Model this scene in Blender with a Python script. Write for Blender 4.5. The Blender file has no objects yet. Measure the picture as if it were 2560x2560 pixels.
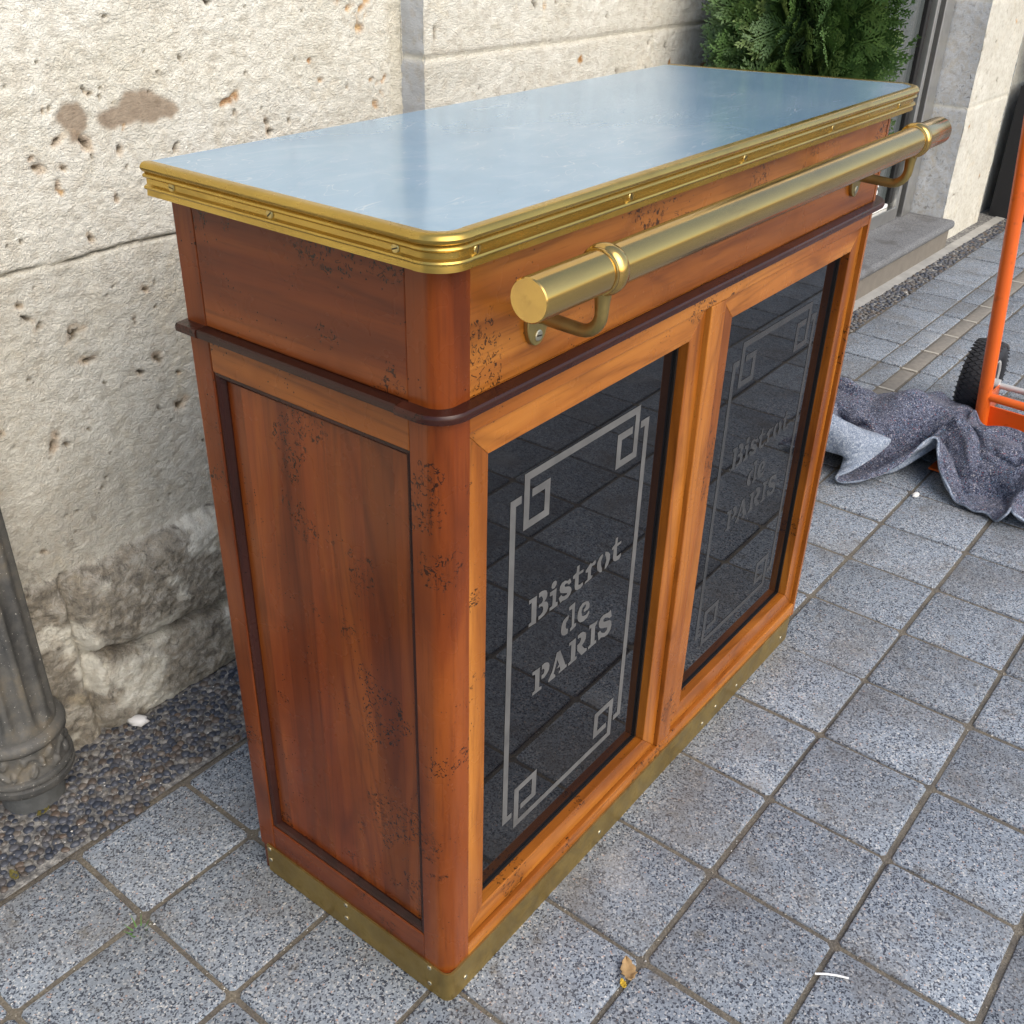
import bpy, math, random
import numpy as np
from mathutils import Vector, Matrix
random.seed(7); rng = np.random.default_rng(7)
scene = bpy.context.scene
R = math.radians

# ---------------------------------------------------------------- camera, sky, sun, exposure
cam_d = bpy.data.cameras.new("camera"); cam = bpy.data.objects.new("camera", cam_d)
scene.collection.objects.link(cam); scene.camera = cam
cam_d.sensor_width = 36; cam_d.lens = 36.703; cam_d.clip_start = .05; cam_d.clip_end = 400
rt = Vector((0.61432, -0.78871, 0.02338)); up = Vector((0.38961, 0.32896, 0.86023)); fw = Vector((0.68616, 0.51935, -0.50938))
M = Matrix.Identity(4)
for i in range(3):
    M[i][0] = rt[i]; M[i][1] = up[i]; M[i][2] = -fw[i]
M[0][3], M[1][3], M[2][3] = -0.68619, -0.60785, 1.35300
cam.matrix_world = M

SUN_DIR = Vector((-0.12, -0.72, 0.66)).normalized()      # direction towards the sun
world = bpy.data.worlds.new("World"); scene.world = world; world.use_nodes = True
wn = world.node_tree; bg = wn.nodes["Background"]
sky = wn.nodes.new("ShaderNodeTexSky"); sky.sky_type = 'NISHITA'; sky.sun_disc = False
sky.sun_elevation = math.asin(SUN_DIR.z); sky.sun_rotation = math.atan2(SUN_DIR.x, SUN_DIR.y)
sky.air_density = 1.0; sky.dust_density = 2.5
wn.links.new(sky.outputs[0], bg.inputs[0]); bg.inputs[1].default_value = 0.15
sd = bpy.data.lights.new("sun", 'SUN'); sd.energy = 1.15; sd.angle = R(60); sd.color = (1.0, .945, .84)
sun = bpy.data.objects.new("sun", sd); scene.collection.objects.link(sun)
sun.rotation_euler = (-SUN_DIR).to_track_quat('-Z', 'Y').to_euler()
scene.view_settings.view_transform = 'Standard'; scene.view_settings.look = 'None'
scene.view_settings.gamma = 1; scene.view_settings.exposure = 0.74
scene.render.resolution_x = 1024; scene.render.resolution_y = 1024
scene.render.engine = 'CYCLES'

# ---------------------------------------------------------------- helpers
COL = scene.collection
def tag(o, label=None, cat=None, group=None, kind=None):
    if label: o["label"] = label
    if cat: o["category"] = cat
    if group: o["group"] = group
    if kind: o["kind"] = kind
    return o
def empty(name, loc=(0, 0, 0)):
    o = bpy.data.objects.new(name, None); COL.objects.link(o); o.location = loc; o.empty_display_size = .05
    return o
class MB:
    """collects polygons, builds ONE mesh object"""
    def __init__(s): s.v = []; s.f = []; s.m = []; s.attr = {}
    def add(s, vs, fs, m=0):
        b = len(s.v); s.v += [tuple(p) for p in vs]
        s.f += [tuple(b + i for i in f) for f in fs]; s.m += [m] * len(fs)
    def box(s, x0, x1, y0, y1, z0, z1, m=0, bev=0.0):
        if bev <= 0:
            s.add([(x, y, z) for z in (z0, z1) for y in (y0, y1) for x in (x0, x1)],
                  [(0, 2, 3, 1), (4, 5, 7, 6), (0, 1, 5, 4), (2, 6, 7, 3), (0, 4, 6, 2), (1, 3, 7, 5)], m)
        else:
            b = bev; X = (x0, x1); Y = (y0, y1); Z = (z0, z1); vs = []; idx = {}
            for k in (0, 1):
                for j in (0, 1):
                    for i in (0, 1):
                        sx, sy, sz = (1 - 2 * i), (1 - 2 * j), (1 - 2 * k)
                        for a in range(3):
                            p = [X[i] + sx * b, Y[j] + sy * b, Z[k] + sz * b]
                            p[a] = (X[i], Y[j], Z[k])[a]
                            idx[i, j, k, a] = len(vs); vs.append(p)
            g = lambda i, j, k, a: idx[i, j, k, a]
            fs = []
            for k in (0, 1):
                q = [g(0, 0, k, 2), g(1, 0, k, 2), g(1, 1, k, 2), g(0, 1, k, 2)]; fs.append(q if k else q[::-1])
            for i in (0, 1):
                q = [g(i, 0, 0, 0), g(i, 1, 0, 0), g(i, 1, 1, 0), g(i, 0, 1, 0)]; fs.append(q if i else q[::-1])
            for j in (0, 1):
                q = [g(0, j, 0, 1), g(0, j, 1, 1), g(1, j, 1, 1), g(1, j, 0, 1)]; fs.append(q if j else q[::-1])
            def quad(a, b_, c, d, n):
                P = [Vector(vs[t]) for t in (a, b_, c, d)]
                nn = (P[1] - P[0]).cross(P[2] - P[0])
                fs.append((a, b_, c, d) if nn.dot(Vector(n)) > 0 else (d, c, b_, a))
            for i in (0, 1):
                for j in (0, 1):
                    quad(g(i, j, 0, 0), g(i, j, 1, 0), g(i, j, 1, 1), g(i, j, 0, 1), (2 * i - 1, 2 * j - 1, 0))
                for k in (0, 1):
                    quad(g(i, 0, k, 0), g(i, 1, k, 0), g(i, 1, k, 2), g(i, 0, k, 2), (2 * i - 1, 0, 2 * k - 1))
            for j in (0, 1):
                for k in (0, 1):
                    quad(g(0, j, k, 1), g(1, j, k, 1), g(1, j, k, 2), g(0, j, k, 2), (0, 2 * j - 1, 2 * k - 1))
            for i in (0, 1):
                for j in (0, 1):
                    for k in (0, 1):
                        t = (g(i, j, k, 0), g(i, j, k, 1), g(i, j, k, 2)); P = [Vector(vs[q]) for q in t]
                        nn = (P[1] - P[0]).cross(P[2] - P[0])
                        fs.append(t if nn.dot(Vector((2 * i - 1, 2 * j - 1, 2 * k - 1))) > 0 else t[::-1])
            s.add(vs, fs, m)
    def prism(s, poly, z0, z1, m=0, axis=2):
        """poly: ccw list of 2D points, extruded along z (axis 2), or (x,z) outline extruded along y (axis 1)"""
        n = len(poly)
        mk = (lambda p, h: (p[0], p[1], h)) if axis == 2 else (lambda p, h: (p[0], h, p[1]))
        vs = [mk(p, z0) for p in poly] + [mk(p, z1) for p in poly]
        fs = [tuple(range(n))[::-1], tuple(range(n, 2 * n))]
        fs += [(i, (i + 1) % n, n + (i + 1) % n, n + i) for i in range(n)]
        if axis == 1: fs = [f[::-1] for f in fs]
        s.add(vs, fs, m)
    def sweep(s, path, prof, closed_prof=True, m=0, caps=True):
        """path: list of (x,y) ; prof: list of (outward offset, z). outward = right-hand side of travel"""
        n = len(path); rings = []
        for i in range(n):
            a = Vector(path[max(i - 1, 0)]); b = Vector(path[i]); c = Vector(path[min(i + 1, n - 1)])
            d1 = (b - a).normalized() if i > 0 else (c - b).normalized(); d2 = (c - b).normalized() if i < n - 1 else d1
            n1 = Vector((d1.y, -d1.x)); n2 = Vector((d2.y, -d2.x)); nn = (n1 + n2).normalized(); k = 1 / max(.3, nn.dot(n1))
            rings.append([(b.x + nn.x * o * k, b.y + nn.y * o * k, z) for o, z in prof])
        P = len(prof); vs = [p for r in rings for p in r]; fs = []
        L = P if closed_prof else P - 1
        for i in range(n - 1):
            for j in range(L):
                k = (j + 1) % P
                fs.append((i * P + j, i * P + k, (i + 1) * P + k, (i + 1) * P + j))
        if closed_prof and caps: fs += [tuple(range(P))[::-1], tuple((n - 1) * P + j for j in range(P))]
        s.add(vs, fs, m)
    def tube(s, pts, r, n=16, m=0, caps=True):
        pts = [Vector(p) for p in pts]; rr = r if isinstance(r, (list, tuple)) else [r] * len(pts)
        vs = []; fs = []; ref = None
        for i, p in enumerate(pts):
            d = (pts[min(i + 1, len(pts) - 1)] - pts[max(i - 1, 0)]).normalized()
            if ref is None: ref = d.orthogonal().normalized()
            ref = (ref - d * ref.dot(d)).normalized(); b = d.cross(ref)
            for k in range(n):
                t = 2 * math.pi * k / n; vs.append(p + (ref * math.cos(t) + b * math.sin(t)) * rr[i])
        for i in range(len(pts) - 1):
            for k in range(n):
                fs.append((i * n + k, i * n + (k + 1) % n, (i + 1) * n + (k + 1) % n, (i + 1) * n + k))
        if caps: fs += [tuple(range(n))[::-1], tuple((len(pts) - 1) * n + k for k in range(n))]
        s.add(vs, fs, m)
    def lathe(s, prof, c, axis='z', n=32, m=0):
        """prof: (radius, height) list"""
        vs = []; fs = []
        for r, h in prof:
            for k in range(n):
                t = 2 * math.pi * k / n; a, b = r * math.cos(t), r * math.sin(t)
                p = {'z': (a, b, h), 'y': (b, h, a), 'x': (h, a, b)}[axis]
                vs.append((c[0] + p[0], c[1] + p[1], c[2] + p[2]))
        for i in range(len(prof) - 1):
            for k in range(n):
                fs.append((i * n + k, i * n + (k + 1) % n, (i + 1) * n + (k + 1) % n, (i + 1) * n + k))
        fs += [tuple(range(n))[::-1], tuple((len(prof) - 1) * n + k for k in range(n))]
        s.add(vs, fs, m)
    def build(s, name, mats, parent=None, smooth=None, bevel=0):
        me = bpy.data.meshes.new(name); me.from_pydata(s.v, [], s.f); me.validate(clean_customdata=False)
        for mm in (mats if isinstance(mats, (list, tuple)) else [mats]): me.materials.append(mm)
        if len(me.polygons) == len(s.m): me.polygons.foreach_set("material_index", s.m)
        o = bpy.data.objects.new(name, me); COL.objects.link(o)
        if smooth is not None:
            me.polygons.foreach_set("use_smooth", [True] * len(me.polygons))
            if smooth < 180: me.set_sharp_from_angle(angle=R(smooth))
        if parent is not None:
            o.parent = parent; o.matrix_parent_inverse = Matrix.Translation(-parent_loc(parent))
        if bevel:
            b = o.modifiers.new("bevel", 'BEVEL'); b.width = bevel; b.segments = 2; b.limit_method = 'ANGLE'; b.angle_limit = R(40)
        return o
def parent_loc(p):
    return p.location.copy() if p.parent is None else Vector((0, 0, 0))   # meshes keep world coordinates
def arc(cx, cy, r, a0, a1, n):
    return [(cx + r * math.cos(R(a0 + (a1 - a0) * i / n)), cy + r * math.sin(R(a0 + (a1 - a0) * i / n))) for i in range(n + 1)]
# numpy noise
_T = rng.random((256, 256))
def vnoise(x, y):
    xi = np.floor(x).astype(int); yi = np.floor(y).astype(int); fx = x - xi; fy = y - yi
    fx = fx * fx * (3 - 2 * fx); fy = fy * fy * (3 - 2 * fy)
    g = lambda a, b: _T[a % 256, b % 256]
    return (g(xi, yi) * (1 - fx) + g(xi + 1, yi) * fx) * (1 - fy) + (g(xi, yi + 1) * (1 - fx) + g(xi + 1, yi + 1) * fx) * fy
def fbm(x, y, o=4, off=0):
    t = np.zeros_like(np.asarray(x, float)); a = .5
    for i in range(o):
        t += a * vnoise(x * 2 ** i + 17.3 * i + off, y * 2 ** i + 9.1 * i + off * 1.7); a *= .5
    return t
def sstep(a, b, x):
    t = np.clip((x - a) / (b - a), 0, 1); return t * t * (3 - 2 * t)

# ---------------------------------------------------------------- materials
class NT:
    def __init__(s, name):
        s.mat = bpy.data.materials.new(name); s.mat.use_nodes = True; s.t = s.mat.node_tree
        s.b = s.t.nodes["Principled BSDF"]
    def n(s, typ, **kw):
        nd = s.t.nodes.new("ShaderNode" + typ)
        for k, v in kw.items():
            if k in nd.inputs.keys(): nd.inputs[k].default_value = v
            else: setattr(nd, k, v)
        return nd
    def l(s, a, b): s.t.links.new(a, b)
    def set(s, **kw):
        for k, v in kw.items(): s.b.inputs[k.replace('_', ' ')].default_value = v
    def obj(s): return s.n("TexCoord").outputs["Object"]
    def map(s, vec, scale=(1, 1, 1), loc=None):
        m = s.n("Mapping"); m.inputs["Scale"].default_value = scale; s.l(vec, m.inputs["Vector"])
        if loc is not None: s.l(loc, m.inputs["Location"])
        return m.outputs[0]
    def noise(s, vec, scale, detail=3, rough=.55, dist=0.):
        n = s.n("TexNoise", Scale=scale, Detail=detail, Roughness=rough, Distortion=dist); s.l(vec, n.inputs["Vector"]); return n.outputs["Fac"]
    def vor(s, vec, scale, feat='F1', out="Distance"):
        n = s.n("TexVoronoi", Scale=scale); n.feature = feat; s.l(vec, n.inputs["Vector"]); return n.outputs[out]
    def ramp(s, fac, stops, interp='LINEAR'):
        r = s.n("ValToRGB"); cr = r.color_ramp; cr.interpolation = interp
        while len(cr.elements) > 1: cr.elements.remove(cr.elements[-1])
        for i, (p, c) in enumerate(stops):
            e = cr.elements[0] if i == 0 else cr.elements.new(p)
            e.position = p; e.color = (*c, 1) if isinstance(c, (tuple, list)) else (c, c, c, 1)
        s.l(fac, r.inputs[0]); return r.outputs[0]
    def mix(s, fac, a, b, mode='MIX'):
        m = s.n("Mix"); m.data_type = 'RGBA'; m.blend_type = mode
        for k, v in ((0, fac), (6, a), (7, b)):
            sock = m.inputs[k]
            if isinstance(v, bpy.types.NodeSocket): s.l(v, sock)
            elif isinstance(v, (int, float)): sock.default_value = v if k == 0 else (v, v, v, 1)
            else: sock.default_value = (*v, 1)
        return m.outputs[2]
    def math(s, op, a, b=None, c=None, clamp=False):
        m = s.n("Math", operation=op, use_clamp=clamp)
        for i, v in enumerate((a, b, c)):
            if v is None: continue
            if isinstance(v, bpy.types.NodeSocket): s.l(v, m.inputs[i])
            else: m.inputs[i].default_value = v
        return m.outputs[0]
    def attr(s, name, out="Fac"):
        return s.n("Attribute", attribute_name=name).outputs[out]
    def bump(s, h, strength=.5, dist=.002, prev=None):
        b = s.n("Bump", Strength=strength, Distance=dist); s.l(h, b.inputs["Height"])
        if prev is not None: s.l(prev, b.inputs["Normal"])
        return b.outputs[0]
    def out(s, color=None, rough=None, normal=None, metal=None):
        for v, k in ((color, "Base Color"), (rough, "Roughness"), (normal, "Normal"), (metal, "Metallic")):
            if v is None: continue
            if isinstance(v, bpy.types.NodeSocket): s.l(v, s.b.inputs[k])
            elif isinstance(v, (tuple, list)): s.b.inputs[k].default_value = (*v, 1)
            else: s.b.inputs[k].default_value = v
        return s.mat
def plain(name, color, rough=.5, metal=0., var=.12, scale=25, bump=.0, bscale=200):
    t = NT(name); v = t.obj(); n = t.noise(v, scale, 4)
    c = t.mix(n, tuple(x * (1 - var) for x in color), tuple(min(1, x * (1 + var)) for x in color))
    nm = t.bump(t.noise(v, bscale, 3), bump, .002) if bump else None
    return t.out(c, rough, nm, metal)

def wood(name, axis, dark, mid, light, marks=1.0):
    t = NT(name); v = t.obj()
    rnd = t.n("ObjectInfo").outputs["Random"]
    off = t.n("CombineXYZ"); t.l(t.math('MULTIPLY', rnd, 23.), off.inputs[0]); t.l(t.math('MULTIPLY', rnd, 57.), off.inputs[1]); t.l(t.math('MULTIPLY', rnd, 91.), off.inputs[2])
    sc = [9, 9, 9]; sc[axis] = .9
    gv = t.map(v, tuple(sc), off.outputs[0])
    g = t.noise(gv, 1.1, 4, .55, 1.0)                     # broad figure
    col = t.ramp(g, [(.28, dark), (.47, mid), (.70, light)])
    # flowing growth-ring lines
    ring = t.math('PINGPONG', t.math('MULTIPLY', t.noise(gv, .55, 2., .5, .6), 15.), .5)
    col = t.mix(t.ramp(ring, [(.0, .34), (.16, .0)]), col, tuple(c * .6 for c in dark))
    # darker and lighter boards / staves
    sc3 = [26, 26, 26]; sc3[axis] = .25
    st = t.noise(t.map(v, tuple(sc3), off.outputs[0]), 1.0, 1, .5)
    col = t.mix(t.ramp(st, [(.42, 0.), (.62, .25)]), col, dark)
    sc2 = [70, 70, 70]; sc2[axis] = 3.
    pores = t.noise(t.map(v, tuple(sc2), off.outputs[0]), 4., 3, .6)
    col = t.mix(t.ramp(pores, [(.30, .30), (.48, .0)]), col, tuple(c * .45 for c in dark))
    col = t.mix(1., col, t.math('ADD', t.attr('stave'), 1.), 'MULTIPLY')
    # rubbed patina
    pat = t.noise(t.map(v, (1, 1, 1), off.outputs[0]), 7., 4, .6)
    col = t.mix(t.ramp(pat, [(.54, 0.), (.78, .40)]), col, tuple(c * .65 for c in dark))
    # distressing: clusters of short curled dents
    dv = t.map(v, (1, 1, 1), off.outputs[0])
    dn = t.noise(dv, 78., 2., .5, 1.8)
    line = t.math('LESS_THAN', t.math('ABSOLUTE', t.math('SUBTRACT', dn, .5)), .036)
    brk = t.math('GREATER_THAN', t.noise(dv, 130., 1.), .50)
    clus = t.math('GREATER_THAN', t.noise(dv, 8.5, 2., .5), .655 - .041 * marks)
    dots = t.math('LESS_THAN', t.vor(dv, 130.), .13)
    dclus = t.math('GREATER_THAN', t.noise(dv, 13., 2.), .58)
    d = t.math('MAXIMUM', t.math('MULTIPLY', t.math('MULTIPLY', line, brk), clus), t.math('MULTIPLY', dots, dclus))
    col = t.mix(t.math('MULTIPLY', d, .85), col, (.008, .004, .002))
    nm = t.bump(t.math('SUBTRACT', t.math('MULTIPLY', pores, .25), d), .35, .0012)
    rg = t.ramp(pat, [(.3, .20), (.7, .34)])
    t.set(Coat_Weight=.10, Coat_Roughness=.15, Specular_IOR_Level=.24)
    return t.out(col, rg, nm)
W_ARGS = ((.150, .038, .005), (.310, .096, .012), (.50, .190, .030))
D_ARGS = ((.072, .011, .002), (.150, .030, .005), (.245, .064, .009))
wood_x = wood("wood_grain_x", 0, *W_ARGS); wood_z = wood("wood_grain_z", 2, *W_ARGS); wood_y = wood("wood_grain_y", 1, *W_ARGS)
mid_z = wood('post_wood_grain_z', 2, (.080, .016, .003), (.170, .035, .005), (.290, .073, .010))
mid_y = wood('rail_wood_grain_y', 1, (.10, .022, .003), (.205, .053, .008), (.33, .100, .014))
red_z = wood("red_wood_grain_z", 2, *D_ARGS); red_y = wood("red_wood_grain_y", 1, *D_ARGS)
dk = ((.012, .004, .003), (.032, .009, .006), (.06, .017, .01))
dark_x = wood("dark_wood_x", 0, *dk, marks=0); dark_y = wood("dark_wood_y", 1, *dk, marks=0); dark_z = wood("dark_wood_z", 2, *dk, marks=0)

def brass(name, base, tarn, rough, amt=.55, streak=(1, 1, 1), metal=.86):
    t = NT(name); v = t.map(t.obj(), streak)
    n = t.noise(v, 14., 4, .6, .4); n2 = t.noise(v, 38., 3, .6)
    c = t.mix(t.ramp(n, [(.40, 0.), (.66, amt)]), base, tarn)
    c = t.mix(t.ramp(n2, [(.58, 0.), (.75, amt * .8)]), c, tuple(x * .72 for x in tarn))
    r = t.ramp(n2, [(.3, rough * .75), (.7, rough * 1.35)])
    nm = t.bump(t.noise(v, 30., 2), .03, .002)
    return t.out(c, r, nm, metal)
brass_edge_m = brass("brass_edge_metal", (.53, .36, .085), (.31, .20, .05), .25, .60, (.30, .30, 1.8))
brass_rail_m = brass("brass_rail_metal", (.62, .405, .125), (.42, .26, .10), .17, .6, (.25, 1.6, 1.6), .96)
brass_kick_m = brass("brass_kick_metal", (.36, .255, .085), (.23, .155, .05), .45, .6)
brass_fix_m = brass("brass_fixing_metal", (.40, .30, .11), (.20, .14, .05), .38, .6)
screw_m = plain("pale_screw_metal", (.62, .57, .42), .35, 1.0)

t = NT("zinc_sheet"); v = t.obj()
n1 = t.noise(v, 5., 5, .6, .3); n2 = t.noise(t.map(v, (2, 3.5, 3)), 2.6, 6, .68, 1.2); n3 = t.noise(t.map(v, (1, 2.5, 1)), 26., 5, .75, 2.0)
c = t.ramp(n1, [(.3, (.225, .375, .53)), (.5, (.27, .43, .585)), (.72, (.33, .48, .625))])
c = t.mix(t.ramp(n2, [(.52, 0.), (.72, .40)]), c, (.47, .585, .69))
c = t.mix(t.ramp(n3, [(.62, 0.), (.72, .30)]), c, (.18, .30, .42))
sw = t.math('LESS_THAN', t.math('ABSOLUTE', t.math('SUBTRACT', t.noise(t.map(v, (1, 3, 1)), 7., 2, .5, 1.5), .5)), .0035)
c = t.mix(t.math('MULTIPLY', t.math('MULTIPLY', sw, t.ramp(n1, [(.48, 0.), (.55, 1.)])), .5), c, (.62, .70, .76))
zinc_m = t.out(c, t.ramp(n2, [(.3, .07), (.7, .17)]), t.bump(n1, .02, .004), .40)

t = NT("black_glass"); v = t.obj()
t.set(IOR=1.47, Coat_Weight=0.)
glass_m = t.out((.005, .005, .006), .018, t.bump(t.noise(v, 2.2, 2), .012, .01))
t = NT("dimmed_etched_glass"); v = t.obj(); n = t.noise(v, 30., 4); t.set(IOR=1.56)
etch_dim = t.out(t.ramp(n, [(.3, (.024, .024, .023)), (.7, (.040, .039, .038))]), .22)  # darker copy of the etch: right pane's reflection-dimmed look put into its colour
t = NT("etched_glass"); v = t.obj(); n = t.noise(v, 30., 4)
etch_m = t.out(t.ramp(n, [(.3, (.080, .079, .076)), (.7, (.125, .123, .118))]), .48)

# granite-speckled concrete pavers
t = NT("speckled_paver"); v = t.obj()
vo = t.n("TexVoronoi", Scale=430.); t.l(v, vo.inputs["Vector"])
sep = t.n("SeparateColor"); t.l(vo.outputs["Color"], sep.inputs[0])
spk = t.ramp(sep.outputs[0], [(0., (.030, .038, .055)), (.15, (.10, .115, .140)), (.24, (.215, .248, .285)), (.62, (.265, .300, .338)), (.88, (.35, .382, .41)), (.965, (.55, .54, .52)), (.990, (.42, .29, .24))], 'CONSTANT')
vo2 = t.n("TexVoronoi", Scale=290.); t.l(v, vo2.inputs["Vector"])
sep2 = t.n("SeparateColor"); t.l(vo2.outputs["Color"], sep2.inputs[0])
spk = t.mix(t.ramp(sep2.outputs[1], [(0., .8), (.07, .0)], 'CONSTANT'), spk, (.028, .034, .052))
spk = t.mix(t.ramp(sep2.outputs[2], [(0., .6), (.05, .0)], 'CONSTANT'), spk, (.50, .50, .49))
rn = t.attr("tone")
spk = t.mix(1.0, spk, t.ramp(rn, [(0., .86), (1., 1.12)]), 'MULTIPLY')
dirt = t.noise(v, 5.5, 6, .68, .3); dirt2 = t.noise(v, 17., 5, .65)
spk = t.mix(t.ramp(dirt, [(.47, 0.), (.70, .62)]), spk, (.135, .122, .105))
spk = t.mix(t.ramp(dirt2, [(.59, 0.), (.73, .65)]), spk, (.11, .092, .065))
spk = t.mix(t.ramp(t.noise(v, 4.1, 3, .5), [(.64, 0.), (.74, .35)]), spk, (.42, .42, .41))
paver_m = t.out(spk, t.ramp(sep.outputs[1], [(0., .45), (1., .8)]), t.bump(vo.outputs["Distance"], .25, .0012))

t = NT("joint_sand"); v = t.obj(); n = t.noise(v, 240., 4, .7)
sand_m = t.out(t.mix(t.ramp(t.noise(v, 30., 4), [(.35, 0.), (.65, 1.)]), t.ramp(n, [(.3, (.09, .078, .058)), (.6, (.23, .20, .15)), (.75, (.46, .43, .37))]), t.ramp(n, [(.3, (.07, .062, .05)), (.7, (.17, .15, .125))])), .9, t.bump(n, .8, .004))

def stone(name, tones, fine=1.0):
    """tones: three (dark, mid, light) sets for attribute tone = 0 / .5 / 1"""
    t = NT(name); v = t.obj()
    a = t.noise(v, 9., 6, .65, .4); b = t.noise(v, 55., 4, .65)
    cols = [t.mix(t.ramp(a, [(.3, 0.), (.7, 1.)]), d, l) for d, l in tones]
    tn = t.attr("tone")
    c = t.mix(t.ramp(tn, [(.0, 0.), (.5, 1.)]), cols[0], cols[1]); c = t.mix(t.ramp(tn, [(.5, 0.), (1., 1.)]), c, cols[2])
    low = t.ramp(tn, [(.30, 1.), (.46, 0.)]); w = t.noise(v, 38., 6, .72, .7)
    c = t.mix(t.math('MULTIPLY', low, t.ramp(w, [(.50, 0.), (.60, .75)])), c, (.46, .43, .37))
    c = t.mix(t.math('MULTIPLY', low, t.ramp(w, [(.36, .75), (.46, 0.)])), c, (.10, .088, .072))
    c = t.mix(t.ramp(b, [(.40, .30), (.52, 0.)]), c, (.42, .35, .25))                       # fine pocks
    c = t.mix(t.ramp(t.noise(v, 6.5, 5, .7, .8), [(.56, 0.), (.74, .35)]), c, (.70, .58, .36)) # ochre bloom
    c = t.mix(t.math('MULTIPLY', t.attr("patch"), 1.), c, t.ramp(b, [(.3, (.24, .185, .13)), (.7, (.36, .29, .21))]))
    c = t.mix(t.attr("rust"), c, t.ramp(b, [(.35, (.36, .15, .035)), (.65, (.62, .38, .14))]))
    c = t.mix(t.attr("pit"), c, t.ramp(b, [(.35, (.085, .068, .048)), (.65, (.34, .275, .19))]))
    c = t.mix(t.attr("mortar"), c, t.ramp(b, [(.3, (.66, .62, .50)), (.7, (.78, .74, .62))]))
    h = t.noise(t.map(v, (1, 1, 1.35)), 190., 4, .65, .5); h2 = t.noise(v, 380., 2, .6)
    smooth = t.math('SUBTRACT', 1., t.math('MULTIPLY', t.attr("patch"), .65))
    nm = t.bump(t.math('MULTIPLY', t.math('ADD', h, t.math('MULTIPLY', h2, .35)), smooth), .95 * fine, .0062)
    return t.out(c, .92, nm)
stone_m = stone("tooled_limestone", [((.125, .108, .084), (.31, .275, .215)), ((.60, .57, .48), (.75, .725, .63)), ((.69, .655, .545), (.835, .81, .71))])
rev_m = stone("shaded_limestone", [((.44, .45, .45), (.60, .615, .62)), ((.46, .47, .47), (.62, .635, .64)), ((.66, .60, .50), (.80, .755, .66))], .5)  # grey copy of the limestone, shade of the side faces put into its colour
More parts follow.
